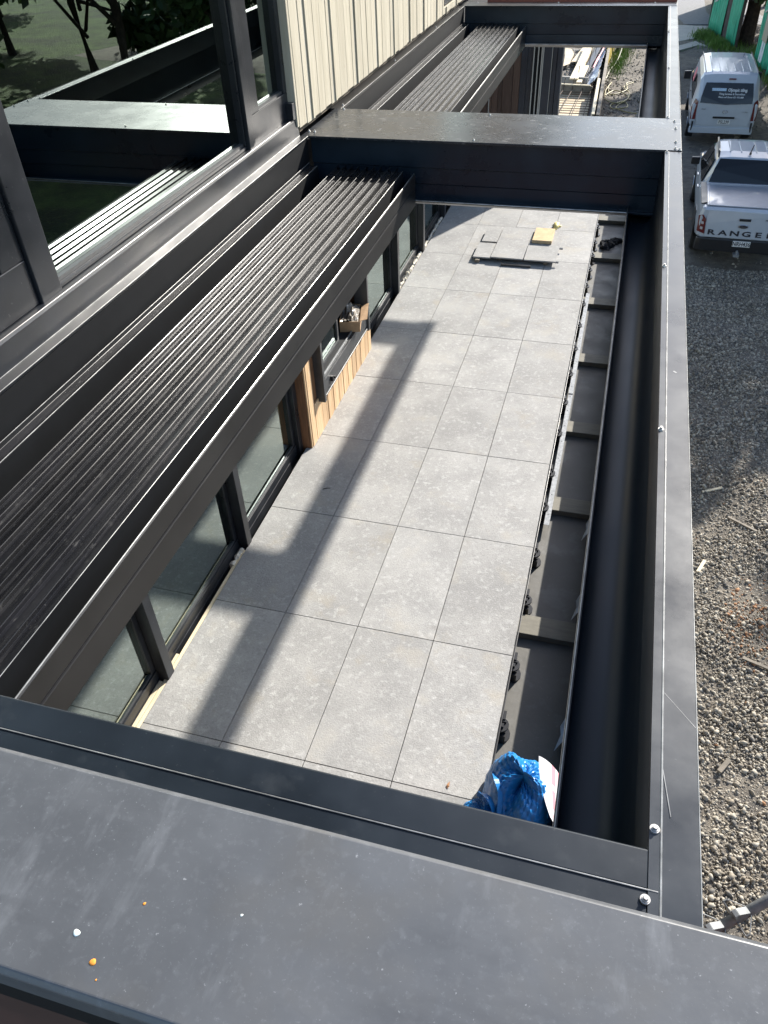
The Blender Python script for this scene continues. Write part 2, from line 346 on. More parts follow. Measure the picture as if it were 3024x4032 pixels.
# gravel stones
def ico():
    bm = bmesh.new(); bmesh.ops.create_icosphere(bm, subdivisions=1, radius=1.0)
    v = np.array([q.co[:] for q in bm.verts]); fc = np.array([[q.index for q in p.verts] for p in bm.faces]); bm.free(); return v, fc
IV, IF = ico()
def stones(name, pts, sizes, probs, mats, label=None):
    n = len(pts)
    q, _ = np.linalg.qr(rng.normal(size=(n, 3, 3)))
    tilt = rng.uniform(-.35, .35, (n, 2)); ang = rng.uniform(0, 6.283, n)
    sc = np.stack([np.ones(n), rng.uniform(.55, .95, n), rng.uniform(.4, .75, n)], -1)*np.asarray(sizes)[:, None]
    w = (IV[None]*(1+rng.uniform(-0.30, 0.30, size=(n, len(IV), 1)))+rng.uniform(-.16, .16, size=(n, len(IV), 3)))*sc[:, None, :]
    V = np.einsum('nij,nkj->nki', q, w)+np.asarray(pts)[:, None, :]
    F = (IF[None]+(np.arange(n)*len(IV))[:, None, None]).reshape(-1, 3)
    me = bpy.data.meshes.new(name)
    me.vertices.add(n*len(IV)); me.vertices.foreach_set('co', V.reshape(-1))
    me.loops.add(F.size); me.loops.foreach_set('vertex_index', F.reshape(-1).astype(np.int32))
    me.polygons.add(len(F)); me.polygons.foreach_set('loop_start', np.arange(0, F.size, 3, dtype=np.int32))
    for m in mats: me.materials.append(m)
    mi = np.repeat(rng.choice(len(mats), size=n, p=probs), len(IF)).astype(np.int32)
    me.polygons.foreach_set('material_index', mi)
    me.update(); me.validate()
    o = bpy.data.objects.new(name, me); link(o); tag(o, label, None, None, 'stuff'); return o
N = 260000
X = rng.uniform(0.55, 4.3, N); Y = rng.uniform(-2.2, 15.5, N)
keep = (X < 2.75+0.10*(Y+2)) & (X > 0.9+0.055*(Y+2))
X, Y = X[keep], Y[keep]
sz = np.clip(rng.lognormal(math.log(0.0100), 0.56, len(X)), 0.0050, 0.042)
clus = np.sin(X*2.3+Y*0.7)+np.sin(Y*1.9-X*1.3)
kp = (rng.uniform(-2.4, 1.6, len(X)) < clus+0.9)
X, Y, sz = X[kp], Y[kp], sz[kp]
cl = ((X-2.72)/.42)**2+((Y-4.75)/.75)**2+rng.uniform(-.5, .5, len(X)) < 1
P = np.stack([X, Y, np.array([gz(a, b) for a, b in zip(X, Y)])+0.018*np.sin(X*3.1+Y*1.7)+0.015*np.sin(Y*4.3-X*2.2)+sz*0.30], -1)
stones('gravel', P[~cl], sz[~cl], [0.50, 0.32, 0.178, 0.002], [M_ST1, M_ST2, M_ST3, M_ST4])
stones('orange_clay', P[cl], sz[cl], [0.42, 0.36, 0.22], [M_ST1, M_ST2, M_ST4])
N = 3800
X = np.concatenate([rng.uniform(-2.6, 0.9, N), rng.uniform(2.2, 7, N//2)]); Y = np.concatenate([rng.uniform(23.5, 36, N), rng.uniform(15, 36, N//2)])
sz = np.clip(rng.lognormal(math.log(0.035), 0.55, len(X)), 0.015, 0.16); sz[N:] *= 0.5
sz[:N][X[:N] > -0.6] *= 0.55
k_ = ~((X < -0.6) & (X > -2.9) & (Y < 28.6)); X, Y, sz = X[k_], Y[k_], sz[k_]
P = np.stack([X, Y, np.array([gz(a, b) for a, b in zip(X, Y)])+sz*0.2], -1)
stones('rubble', P, sz, [0.45, 0.30, 0.25], [M_ST1, M_ST2, M_ST3])

# ------------------------------------------------------------------ terrace
slab = tag(obj('terrace_floor', MB().box(-2.6, 0.47, -2.1, 12.4, -0.42, -0.16), M_MEMB, origin=(-1, 5, -0.16)), kind='structure')
jm = MB().box(-2.55, 0.455, 0, 0.2, -0.157, -0.10)
for i, y in enumerate((0.02, 1.52, 3.05, 4.34, 5.81, 7.35, 8.88, 10.4)):
    o = obj('joist', MB().box(-2.55, 0.455, y, y+0.2, -0.157, -0.10), M_JOIST, slab, bevel=0.004)
# the pavers
def paver_obj(x0, x1, y0, y1, parent):
    return obj('paver', MB().box(x0+0.0028, x1-0.0028, y0+0.0028, y1-0.0028, -0.02, 0), M_PAVER, parent, bevel=0.001, seg=1,
               origin=((x0+x1)/2, (y0+y1)/2, 0))
pm = {}
for c in range(5):
    for rr in range(-2, 10):
        if c == 0 and rr >= 8: continue
        x1 = -0.6*(4-c); x0 = x1-0.6
        if c == 0: x0 = -2.40
        y0, y1 = 1.2*rr, 1.2*rr+1.2
        dz = random.uniform(-0.0008, 0.0008)
        if c == 0 and rr in (2, 3, 4):
            # cut round the timber clad wall
            if rr == 2: o = paver_obj(x0, x1, y0, 3.34, slab); paver_obj(-2.322, x1, 3.342, y1, slab)
            elif rr == 3: paver_obj(-2.322, x1, y0, y1, slab)
            else: paver_obj(-2.322, x1, y0, 5.45, slab); paver_obj(x0, x1, 5.452, y1, slab)
            continue
        key = 'cut' if c == 0 else 'full'
        if c == 0 and rr == -2: pass
        if key in pm:
            o = pm[key].copy(); COL.objects.link(o); o.parent = slab
            o.location = Vector(((x0+x1)/2, (y0+y1)/2, dz))-WLOC[slab]
            if random.random() < 0.5: o.rotation_euler = (0, 0, math.pi)
        else:
            pm[key] = paver_obj(x0, x1, y0, y1, slab)
# black edge rail and pedestals under the free edge
obj('edge_rail', MB().box(0.001, 0.013, -2.0, 12.0, -0.034, -0.004), M_BLKPL, slab, bevel=0.002)
def pedestal_mb(y):
    m = MB()
    m.tube([(0.005, y, -0.157), (0.005, y, -0.145)], 0.075, 14)
    m.tube([(0.005, y, -0.145), (0.005, y, -0.05)], 0.036, 12)
    m.tube([(0.005, y, -0.05), (0.005, y, -0.036)], 0.06, 14)
    m.box(0.014, 0.034, y+0.03, y+0.10, -0.05, -0.012); m.box(0.014, 0.03, y-0.03, y+0.0, -0.06, -0.016)
    m.box(0.014, 0.05, y-0.07, y-0.035, -0.157, -0.07); m.box(0.018, 0.044, y+0.015, y+0.028, -0.1, -0.02)
    return m
ped = None
for y in (-0.6, 0.02, 0.62, 1.15, 1.82, 2.38, 3.0, 3.52, 4.2, 4.8, 5.4, 6.0, 6.6, 7.2, 7.75, 8.3, 8.8, 9.3, 9.9):
    if ped is None: ped = obj('pedestal', pedestal_mb(y), M_BLKPL, slab, origin=(0, y, -0.157)); continue
    o = ped.copy(); COL.objects.link(o); o.parent = slab; o.location = Vector((0, y, -0.157))-WLOC[slab]
# parapet below the outer beam
pp = tag(obj('terrace_parapet', MB().box(0.46, 0.50, -2.0, 12.4, -2.45, 0.31), M_MEMB, bevel=0.004, origin=(0.48, 5, -0.16)),
         'low grey upstand along the outer edge of the terrace, under the pergola beam', 'upstand')
# torn membrane at the upstand
def shard(name, pts, th, m, parent=None):
    mb = MB(); n = len(pts); v = [Vector(p) for p in pts]
    nn = (v[1]-v[0]).cross(v[2]-v[0]).normalized()*th
    mb.add([p+nn for p in v]+[p-nn for p in v], [tuple(range(n)), tuple(range(2*n-1, n-1, -1))]+[(i, (i+1) % n, n+(i+1) % n, n+i) for i in range(n)])
    return obj(name, mb, m, parent)
for y in (0.75, 1.95, 2.9):
    shard('torn_flap', [(0.458, y+0.02, 0.04), (0.457, y-0.12, -0.03), (0.385, y-0.20, -0.11), (0.415, y-0.09, -0.07), (0.405, y-0.03, -0.06), (0.435, y+0.03, -0.02)], 0.002, M_PLASTIC, pp)

# ------------------------------------------------------------------ lower storey of the house
house = empty('house', (-3.0, 3.0, 0), 'two storey house with cream boarded upper floor, black joinery and cedar panel by the terrace', 'house')
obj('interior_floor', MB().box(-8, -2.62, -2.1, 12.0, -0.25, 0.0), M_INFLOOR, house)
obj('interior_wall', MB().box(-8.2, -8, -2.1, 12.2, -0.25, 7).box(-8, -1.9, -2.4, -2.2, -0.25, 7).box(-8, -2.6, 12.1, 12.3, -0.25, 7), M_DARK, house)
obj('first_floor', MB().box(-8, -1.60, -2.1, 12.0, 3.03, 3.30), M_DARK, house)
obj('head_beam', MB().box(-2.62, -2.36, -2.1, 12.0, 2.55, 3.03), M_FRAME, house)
obj('roof', MB().box(-9, -0.95, -3, 20, 7.0, 7.3), M_DARK, house)
def door_panel(y0, y1, foot=True):
    fr = MB()
    fr.box(-2.53, -2.475, y0, y1, 0.0, 0.085)                      # sill rail
    fr.box(-2.52, -2.485, y0, y0+0.05, 0.0852, 2.5); fr.box(-2.52, -2.485, y1-0.05, y1, 0.0852, 2.5)
    fr.box(-2.52, -2.485, y0+0.05, y1-0.05, 2.44, 2.5)
    d = obj('glass_door', fr, M_FRAME, house, bevel=0.003)
    obj('pane', MB().box(-2.506, -2.500, y0+0.045, y1-0.045, 0.08, 2.45), M_GLASS, d)
    obj('glazing_bead', MB().box(-2.499, -2.488, y0+0.05, y1-0.05, 0.0852, 0.10), M_FRAMEGREY, d)
    return d
muls = [-1.05, 0.42, 1.88, 3.30, 5.50, 7.00, 8.44, 9.9, 11.3]
for a, b in ((-1.05, 0.42), (0.42, 1.88), (1.88, 3.30), (5.50, 7.00), (7.00, 8.44), (8.44, 9.9), (9.9, 11.3)):
    door_panel(a+0.045, b-0.045)
for y in muls:
    obj('mullion', MB().box(-2.54, -2.395 if y not in (3.30, 5.50) else -2.44, y-0.042, y+0.042, -0.05, 2.549), M_FRAME, house, bevel=0.003)
obj('threshold', MB().box(-2.56, -2.472, -2.1, 3.30, -0.15, -0.002).box(-2.56, -2.472, 5.48, 11.8, -0.15, -0.002), M_FRAME, house, bevel=0.003)
# pale timber packers along the threshold
for (x0, x1, a, b) in ((-2.470, -2.442, -2.0, 0.36), (-2.438, -2.409, -2.0, 1.80), (-2.466, -2.442, 0.47, 0.62)):
    obj('timber_packer', MB().box(x0, x1, a, b, -0.05, -0.008), M_PINE, house, bevel=0.003)
def foam(y0, y1):
    m = MB(); n = int((y1-y0)/0.03); rings = []
    for i in range(n+1):
        y = y0+(y1-y0)*i/n; w = 0.022+random.uniform(-0.008, 0.010); h = random.uniform(-0.012, 0.022); xo = random.uniform(-0.006, 0.006)
        rings.append([(-2.44+xo-w, y, -0.06), (-2.44+xo+w, y, -0.06), (-2.44+xo+w*0.8, y, h-0.008), (-2.44+xo, y, h+random.uniform(0, .008)), (-2.44+xo-w*0.8, y, h-0.004)])
    m.loft(rings); return obj('foam_seal', m, M_FOAM, house)
foam(7.06, 8.38); foam(8.52, 9.95); foam(0.40, 0.47); foam(1.60, 1.80)
# cedar panel with the servery window
obj('cedar_core', MB().box(-2.55, -2.352, 3.345, 5.44, -0.1, 0.40).box(-2.55, -2.352, 3.345, 3.62, 0.40, 2.549).box(-2.55, -2.352, 5.22, 5.44, 0.40, 2.549).box(-2.55, -2.352, 3.62, 5.22, 1.55, 2.549), M_CEDARDK, house)
edges = [3.345, 3.50, 3.706, 3.88, 4.06, 4.227, 4.39, 4.558, 4.709, 4.86, 5.03, 5.20, 5.325, 5.445]
for i, (a, b) in enumerate(zip(edges[:-1], edges[1:])):
    w = b-a; cuts = [(a+0.005, b-0.005)] if w < 0.14 or i % 3 == 1 else [(a+0.005, b-0.058), (b-0.046, b-0.005)]
    if i == 0: cuts = [(3.345, 3.372), (3.378, 3.496)]
    for (p, q) in cuts:
        top = 2.54 if q < 3.62 or p > 5.21 else 0.415
        xx = -2.333-random.uniform(0, 0.003) if (q-p) > 0.05 else -2.339
        obj('cedar_board', MB().box(-2.352, xx, p, q, -0.012, top), M_CEDAR, house, bevel=0.002)
obj('corner_board', MB().box(-2.46, -2.354, 3.338, 3.3445, -0.012, 2.54), M_CEDARDK, house)
# servery window
sw = obj('servery_window', MB().box(-2.42, -2.262, 3.625, 3.672, 0.375, 1.6).box(-2.42, -2.262, 5.168, 5.215, 0.375, 1.6)
         .prism([(-2.42, 0.40), (-2.275, 0.40), (-2.275, 0.415), (-2.42, 0.44)], 'y', 3.673, 5.167), M_FRAMEGREY, house, bevel=0.003)
obj('sash', MB().box(-2.330, -2.285, 3.675, 5.165, 0.441, 0.575).box(-2.33, -2.29, 3.675, 3.72, 0.576, 1.58), M_FRAMEGREY, sw, bevel=0.003)
obj('bead', MB().box(-2.332, -2.318, 3.722, 5.0, 0.577, 0.592), M_GALV, sw, bevel=0.002)
obj('sliding_sash', MB().box(-2.41, -2.37, 3.675, 4.45, 0.60, 0.645).box(-2.41, -2.37, 4.41, 4.45, 0.646, 1.58).box(-2.41, -2.37, 3.675, 3.71, 0.646, 1.58), M_FRAMEGREY, sw, bevel=0.003)
obj('pane', MB().box(-2.393, -2.388, 3.71, 4.41, 0.645, 1.58), M_GLASSSM, sw)
obj('bench_top', MB().box(-3.0, -2.335, 3.675, 5.165, 0.40, 0.578), M_DARK, sw)
obj('lock', MB().box(-2.285, -2.255, 3.87, 3.90, 0.475, 0.53), M_BLKPL, sw, bevel=0.003)
obj('latch', MB().box(-2.285, -2.250, 3.93, 3.95, 0.475, 0.50), M_BLKPL, sw, bevel=0.003)

# cardboard box on the servery ledge
bx = empty('cardboard_box', (-2.40, 4.93, 0.58), 'open cardboard box of dark wrapping on the ledge of the servery window', 'box')
ang = R(14); ca, sa = math.cos(ang), math.sin(ang)
def bl(x, y, z): return (-2.385+x*ca-y*sa, 4.92+x*sa+y*ca, 0.58+z)
wb = MB()
def obx(x0, x1, y0, y1, z0, z1, m): 
    v = [bl(x, y, z) for z in (z0, z1) for x, y in ((x0, y0), (x1, y0), (x1, y1), (x0, y1))]
    m.add(v, [(0, 3, 2, 1), (4, 5, 6, 7), (0, 1, 5, 4), (1, 2, 6, 5), (2, 3, 7, 6), (3, 0, 4, 7)])
for q in ((-.11, .11, -.2, .2, 0, .006), (.104, .11, -.2, .2, .006, .12), (-.11, -.104, -.2, .2, .006, .12), (-.104, .104, -.2, -.194, .006, .12), (-.104, .104, .194, .2, .006, .12)): obx(*q, wb)
obj('carton', wb, M_CARD, bx)
fl = MB()
fl.add([bl(.112, -.19, .121), bl(.112, .17, .121), bl(.19, .21, .135), bl(.19, -.16, .125), bl(.112, -.19, .126), bl(.112, .17, .126), bl(.19, .21, .14), bl(.19, -.16, .13)], [(0, 1, 2, 3), (4, 7, 6, 5), (0, 4, 5, 1), (1, 5, 6, 2), (2, 6, 7, 3), (3, 7, 4, 0)])
fl.add([bl(-.1, .2, .121), bl(.1, .2, .121), bl(.08, .30, .10), bl(-.08, .30, .10), bl(-.1, .2, .126), bl(.1, .2, .126), bl(.08, .30, .105), bl(-.08, .30, .105)], [(0, 1, 2, 3), (4, 7, 6, 5), (0, 4, 5, 1), (1, 5, 6, 2), (2, 6, 7, 3), (3, 7, 4, 0)])
obj('flap', fl, M_CARD, bx)
cr = MB(); 
gn = 10; vs = []
for i in range(gn+1):
    for j in range(gn+1):
        x = -.10+.2*i/gn; y = -.19+.4*j/gn
        vs.append(bl(x, y, .10+random.uniform(0, .07)*math.sin(math.pi*min(1, max(0.08, i/gn)))+0.09*math.exp(-((x+.03)**2+(y-.08)**2)/.006)))
cr.add(vs, [(i*(gn+1)+j, i*(gn+1)+j+1, (i+1)*(gn+1)+j+1, (i+1)*(gn+1)+j) for i in range(gn) for j in range(gn)])
obj('wrapping', cr, M_WRAP, bx, fixn=False)

# ------------------------------------------------------------------ end wall across the terrace
ew = empty('end_wall', (-1.6, 12.0, -0.16), 'shaded brown boarded wall with stacked dark doors closing the far end of the terrace', 'wall')
obj('core', MB().box(-2.6, -0.93, 12.06, 12.2, -0.16, 3.0), M_DARK, ew)
for a, b in ((-2.6, -2.46), (-2.455, -2.31), (-2.305, -2.235), (-2.23, -2.07), (-2.065, -1.965), (-1.96, -1.895), (-1.89, -1.725), (-1.72, -1.605)):
    obj('brown_board', MB().box(a, b, 12.02-random.uniform(0, .006), 12.059, -0.15, 2.98), M_BROWN, ew, bevel=0.003)
obj('dark_board', MB().box(-1.602, -1.50, 12.01, 12.059, -0.15, 2.98).box(-1.498, -1.40, 12.015, 12.059, -0.15, 2.98), M_NAVY, ew, bevel=0.003)
for x in (-1.405, -1.335, -1.278, -1.255):
    obj('pale_edge', MB().box(x, x+0.018, 11.97, 12.0, -0.15, 2.98), M_PALEPOLE, ew, bevel=0.003)
obj('pale_edge', MB().box(-2.115, -2.10, 11.99, 12.01, -0.15, 2.98), M_PALEPOLE, ew, bevel=0.003)
obj('door_leaf', MB().box(-1.235, -1.11, 11.98, 12.04, -0.15, 2.98), M_NAVY, ew, bevel=0.004)
obj('door_leaf', MB().box(-1.09, -1.02, 11.99, 12.04, -0.15, 2.98), M_NAVY, ew, bevel=0.004)
obj('door_leaf', MB().box(-1.015, -0.935, 11.97, 12.04, -0.15, 2.98), M_NAVY, ew, bevel=0.004)
obj('pale_edge', MB().box(-1.107, -1.098, 11.985, 12.0, -0.15, 2.98), M_PALEPOLE, ew)

# ------------------------------------------------------------------ upper storey
XW = -1.58
up = MB()
up.box(-1.75, -1.552, 1.90, 5.64, 3.36, 7.0).box(-1.75, -1.552, 5.64, 7.6, 3.36, 3.44).box(-1.75, -1.552, 5.64, 7.6, 5.9, 7.0).box(-1.75, -1.552, 7.6, 14, 3.36, 7.0)
obj('upper_wall', up, M_WALLBK, house)
seams = [1.870, 1.989, 2.105, 2.209, 2.320, 2.426, 2.521, 2.620, 2.757, 2.881]
while seams[-1] < 5.6: seams.append(seams[-1]+random.choice((0.108, 0.112, 0.118, 0.140)))
seams[-1] = 5.645
seams += [5.76, 5.88, 6.0, 6.11, 6.23, 6.36, 6.49, 6.6, 6.72]
for i, (a, b) in enumerate(zip(seams[:-1], seams[1:])):
    top = 6.9 if b < 5.66 else 3.44
    thin = i in (0, 3, 8, 14)
    obj('cladding_board', MB().box(-1.551, -1.530-random.uniform(0, 0.004), a+0.0018, b-0.0018, 3.388+random.uniform(-.004, .004), top), M_CREAM, house, bevel=0.002)
    if i % 4 == 1: obj('cladding_board', MB().box(-1.5295, -1.5225, b-0.03, b-0.006, 3.39, top), M_CREAM, house)
obj('corner_trim', MB().box(-1.60, -1.535, 1.842, 1.868, 3.40, 6.9), M_CREAM, house, bevel=0.002)
# windows (upper)
def window(y0, y1, z0, z1, py0, py1, pz0, bead=True, xw=XW):
    m = MB()
    m.box(xw-0.07, xw, y0, y1, z0, pz0).box(xw-0.07, xw, y0, py0, pz0, z1).box(xw-0.07, xw, py1, y1, pz0, z1).box(xw-0.07, xw, py0, py1, z1-0.06, z1)
    w = obj('window', m, M_FRAME, house, bevel=0.004)
    obj('pane', MB().box(xw-0.040, xw-0.034, py0-0.01, py1+0.01, pz0-0.01, z1-0.05), M_GLASSUP, w)
    if bead:
        obj('bead', MB().box(xw-0.033, xw-0.012, py0, py1, pz0+0.0005, pz0+0.014), M_FRAMEGREY, w)
    return w
window(-0.385, 1.248, 3.447, 5.8, -0.376, 1.238, 3.463)
window(1.345, 1.90, 3.440, 5.8, 1.452, 1.800, 3.578)
window(-1.9, -0.505, 3.447, 5.8, -1.8, -0.625, 3.60)
obj('window_post', MB().box(XW-0.09, XW+0.018, 1.252, 1.305, 3.44, 5.8).box(XW-0.09, XW+0.010, 1.308, 1.342, 3.44, 5.8), M_FRAME, house, bevel=0.004)
obj('window_post', MB().box(XW-0.09, XW+0.012, -0.502, -0.388, 3.44, 5.8), M_FRAME, house, bevel=0.004)
window(5.70, 7.5, 3.45, 5.9, 5.76, 7.44, 3.5, xw=-1.54)
# base flashing of the windows
obj('window_flashing', MB().prism([(-1.49, 3.34), (-1.488, 3.353), (-1.536, 3.3535), (-1.546, 3.435), (-1.552, 3.446), (-1.66, 3.446), (-1.66, 3.34)], 'y', -2.1, 1.86), M_FRAME, house, bevel=0.002, smooth=False)
obj('step_block', MB().box(-1.585, -1.540, 1.80, 1.842, 3.446, 3.53), M_FRAME, house, bevel=0.003)

# ------------------------------------------------------------------ pergola
pg = empty('pergola', (-0.5, 2.0, 3.0), 'dark louvred pergola frame with open roof bays above the paved terrace', 'pergola')
def updown(m, up):
    m.mi = [1 if i in up else 0 for i in range(len(m.f))]; return m
# outer gutter beam: channel profile x,z
uu = [(0.3085, 3.045), (0.3092, 3.030), (0.3105, 3.016), (0.3135, 3.004), (0.319, 2.9955), (0.327, 2.990), (0.337, 2.9865), (0.348, 2.9845), (0.360, 2.9835), (0.372, 2.9833), (0.384, 2.9840), (0.396, 2.9862), (0.407, 2.990),
      (0.417, 2.9965), (0.425, 3.0055), (0.431, 3.018), (0.4345, 3.034), (0.4362, 3.054), (0.437, 3.08)]
prof = [(0.328, 2.972), (0.300, 3.030), (0.300, 3.052), (0.3075, 3.052)]+uu+[(0.437, 3.12), (0.437, 3.20), (0.4362, 3.202), (0.4362, 3.208), (0.437, 3.210), (0.437, 3.335), (0.437, 3.352),
        (0.4535, 3.352), (0.4545, 3.345), (0.4565, 3.345), (0.4575, 3.3505), (0.515, 3.3505), (0.515, 2.972)]
beamR = obj('gutter_beam', updown(MB().prism(prof, 'y', -2.1, 1.842), range(2, 28)), [M_TOP, M_GUT], pg, smooth='angle')
beamR2 = obj('gutter_beam', updown(MB().prism(prof, 'y', 2.470, 10.97), range(2, 28)), [M_TOP, M_GUT], pg, smooth='angle')
obj('gutter_beam', MB().prism([(a, min(b, 3.34)) for a, b in prof], 'y', 1.846, 2.466), M_TOP, pg)
# cross beams: inner faces with gutter lip
def cross(y0, y1, name='cross_beam', x0=-1.49, x1=0.4365):
    p = [(y0+0.02, 3.0), (y0-0.03, 3.026), (y0-0.03, 3.036), (y0-0.022, 3.036), (y0-0.020, 3.026), (y0+0.03, 3.026), (y0+0.034, 3.105), (y0+0.028, 3.110), (y0+0.028, 3.195), (y0+0.018, 3.20), (y0+0.018, 3.34), (y1, 3.34), (y1, 3.0)]
    return obj(name, MB().prism(p, 'x', x0, x1), M_METAL, pg, bevel=0.001, seg=1)
cross(1.885, 2.450); cross(6.42, 6.62)
cross(10.83, 10.97, x0=-2.3)
obj('cover_flashing', MB().box(-1.528, 0.5165, 1.862, 2.462, 3.342, 3.3535), M_MIDTOP, pg, bevel=0.0015)
obj('cover_flashing', MB().box(-1.528, 0.5165, 6.405, 6.62, 3.342, 3.3535), M_TOP, pg, bevel=0.0015)
obj('wall_flashing', MB().box(-1.565, -1.490, 2.464, 6.403, 3.335, 3.3515), M_RAIL, pg, bevel=0.0015)
obj('wall_beam', MB().box(-1.56, -1.492, -2.1, 1.86, 3.0, 3.338).box(-1.56, -1.492, 2.466, 6.40, 3.0, 3.334), M_SHADEDK, pg)
obj('housing_pan', MB().box(-1.49, -0.905, -2.0, 1.86, 2.985, 3.01).box(-1.49, -0.905, 2.47, 6.38, 2.985, 3.01), M_SHADEDK, pg)
# inner rails with a groove
for (a, b) in ((-2.05, 1.855), (2.468, 6.39)):
    rp = [(-0.900, 3.005), (-0.866, 3.005), (-0.866, 3.098), (-0.872, 3.100), (-0.872, 3.106), (-0.866, 3.108), (-0.866, 3.178), (-0.869, 3.182), (-0.876, 3.182), (-0.876, 3.16), (-0.900, 3.02)]
    obj('track_rail', MB().prism(rp, 'y', a, b), M_RAIL, pg, bevel=0.0012, seg=1)
ribx = [-1.312, -1.270, -1.230, -1.189, -1.143, -1.100, -1.058, -1.012, -0.964]
def louvre_mb(x0, w, y0, y1, z=3.205):
    p = [(x0+0.0029, z+0.0065), (x0+0.0033, z+0.0065), (x0+0.0036, z-0.006), (x0+w*0.25, z-0.0075), (x0+w-0.003, z+0.0015), (x0+w-0.0005, z), (x0+w-0.0005, z-0.13), (x0+0.0029, z-0.13)]
    return MB().prism(p, 'y', y0, y1)
def rib_mb(x0, y0, y1, z=3.205): return MB().box(x0, x0+0.0028, y0, y1+0.045, z-0.13, z+0.008)
for (y0, y1) in ((-1.99, 1.80), (2.52, 6.33)):
    for i, x in enumerate(ribx):
        w = (ribx[i+1] if i < 8 else -0.922)-x
        jit = random.uniform(-0.006, 0.006)
        lv = obj('louvre', updown(louvre_mb(x, w, y0, y1+jit), (1, 2, 3, 4)), [M_SHADEDK, M_LOUVRE], pg, bevel=0.0008, seg=1)
        obj('rib', rib_mb(x, y0, y1+jit), M_LOUVRE, lv, bevel=0.0008, seg=1)
    obj('louvre', updown(MB().prism([(-1.475, 3.228), (-1.472, 3.228), (-1.470, 3.212), (-1.445, 3.206), (-1.427, 3.214), (-1.425, 3.21), (-1.425, 3.06), (-1.475, 3.06)], 'y', y0, y1+0.01), (2, 3)), [M_SHADEDK, M_LOUVRE], pg, bevel=0.0008, seg=1)
    obj('side_plate', MB().box(-1.43, -1.40, y0, y1-0.08, 3.01, 3.055), M_SHADEDK, pg)
    obj('groove_shade', MB().box(-0.874, -0.8653, y0-0.04, y1+0.05, 3.0995, 3.1065), M_BLKPL, pg)  # black strip painting the shade inside the rail groove
# near end beam
nb = [(-1.862, 3.02), (-1.862, 3.348), (-1.866, 3.352), (-1.927, 3.352), (-1.9285, 3.3505), (-2.25, 3.3505), (-2.25, 3.02)]
obj('hem', MB().box(-1.49, 0.452, -1.9302, -1.9278, 3.3506, 3.3528), M_HEM, pg, bevel=0.0006)
obj('cross_beam', MB().prism(nb, 'x', -1.49, 0.436), M_NEAR, pg, bevel=0.0012, seg=1)
# rolled sheet metal edges, pale colour paints in their sun glints and sky shine
def hem(a, b, rad=0.0013, m=None):
    return obj('hem', MB().tube([a, b], rad, 10), m or M_HEM, pg, smooth='angle')
hem((-0.865, 1.8535, 3.034), (0.302, 1.8535, 3.034), 0.0035); hem((-0.865, 6.389, 3.032), (0.302, 6.389, 3.032), 0.008); hem((0.3035, -1.85, 3.052), (0.3035, 1.86, 3.052), 0.0022); hem((0.3035, 2.46, 3.052), (0.3035, 6.39, 3.052), 0.003)
hem((0.4555, -2.0, 3.3515), (0.4555, 1.84, 3.3515), 0.0022); hem((0.4555, 2.47, 3.3515), (0.4555, 6.40, 3.3515), 0.0022)
hem((0.515, -2.0, 3.3502), (0.515, 1.84, 3.3502), 0.0012); hem((0.5165, 1.86, 3.3525), (0.5165, 6.6, 3.3525), 0.0012)
hem((-0.872, -2.0, 3.182), (-0.872, 1.85, 3.182), 0.0024); hem((-0.872, 2.47, 3.182), (-0.872, 6.39, 3.182), 0.0024)
hem((-1.536, -2.05, 3.354), (-1.536, 1.855, 3.354), 0.0018); hem((-1.489, -2.05, 3.352), (-1.489, 1.86, 3.352), 0.0018); hem((-1.490, 2.466, 3.3515), (-1.490, 6.40, 3.3515), 0.0012)
hem((-1.426, -1.98, 3.213), (-1.426, 1.80, 3.213), 0.0016); hem((-1.473, -1.98, 3.228), (-1.473, 1.80, 3.228), 0.0014)
hem((-1.426, 2.53, 3.213), (-1.426, 6.33, 3.213), 0.0016)
hem((-0.924, -1.98, 3.2055), (-0.924, 1.80, 3.2055), 0.0012)
# screws
def screw_mb(x, y, z):
    m = MB()
    m.tube([(x, y, z), (x, y, z+0.0025)], [0.0085, 0.0078], 16); m.tube([(x, y, z+0.0024), (x, y, z+0.0045)], [0.0062, 0.0058], 14)
    m.tube([(x, y, z+0.0044), (x, y, z+0.0095)], [0.0042, 0.0040], 6); return m
scr = None
pts = [(-1.515, 1.955), (-1.48, 1.952), (-1.468, 2.452), (-1.505, 2.55), (-0.553, 1.905), (-0.553, 2.421), (-1.521, 3.868), (-1.520, 5.256), (-1.390, 6.58),
       (0.446, 1.829), (0.507, 1.872), (0.487, 1.888), (0.489, 2.004), (0.490, 2.26), (0.484, 2.404), (0.447, 2.485), (0.450, 3.758), (0.446, 5.104), (0.442, 6.395), (0.315, 6.56), (-0.59, 6.57), (0.444, 0.414),
       (0.445, -1.828), (0.433, -1.945), (0.443, -0.673)]
for i, (x, y) in enumerate(pts):
    z = 3.3535 if (1.86 < y < 2.47 or 6.4 < y < 6.63) else 3.352
    if scr is None: scr = obj('screw', screw_mb(x, y, z), M_SCREW, pg, origin=(x, y, z), smooth=False); continue
    o = scr.copy(); COL.objects.link(o); o.parent = pg; o.location = Vector((x, y, z))-WLOC[pg]; o.rotation_euler = (0, 0, random.random()*3)
obj('joint_strip', MB().box(0.452, 0.520, 1.842, 1.858, 3.343, 3.349), M_BLKPL, pg)

tag(obj('timber_batten', MB().box(-1.3, 0.515, 6.63, 6.68, 3.345, 3.385), M_REDEDGE, bevel=0.003, origin=(0, 6.65, 3.35)),
    'thin reddish timber batten lying along the far edge of the pergola frame', 'batten')

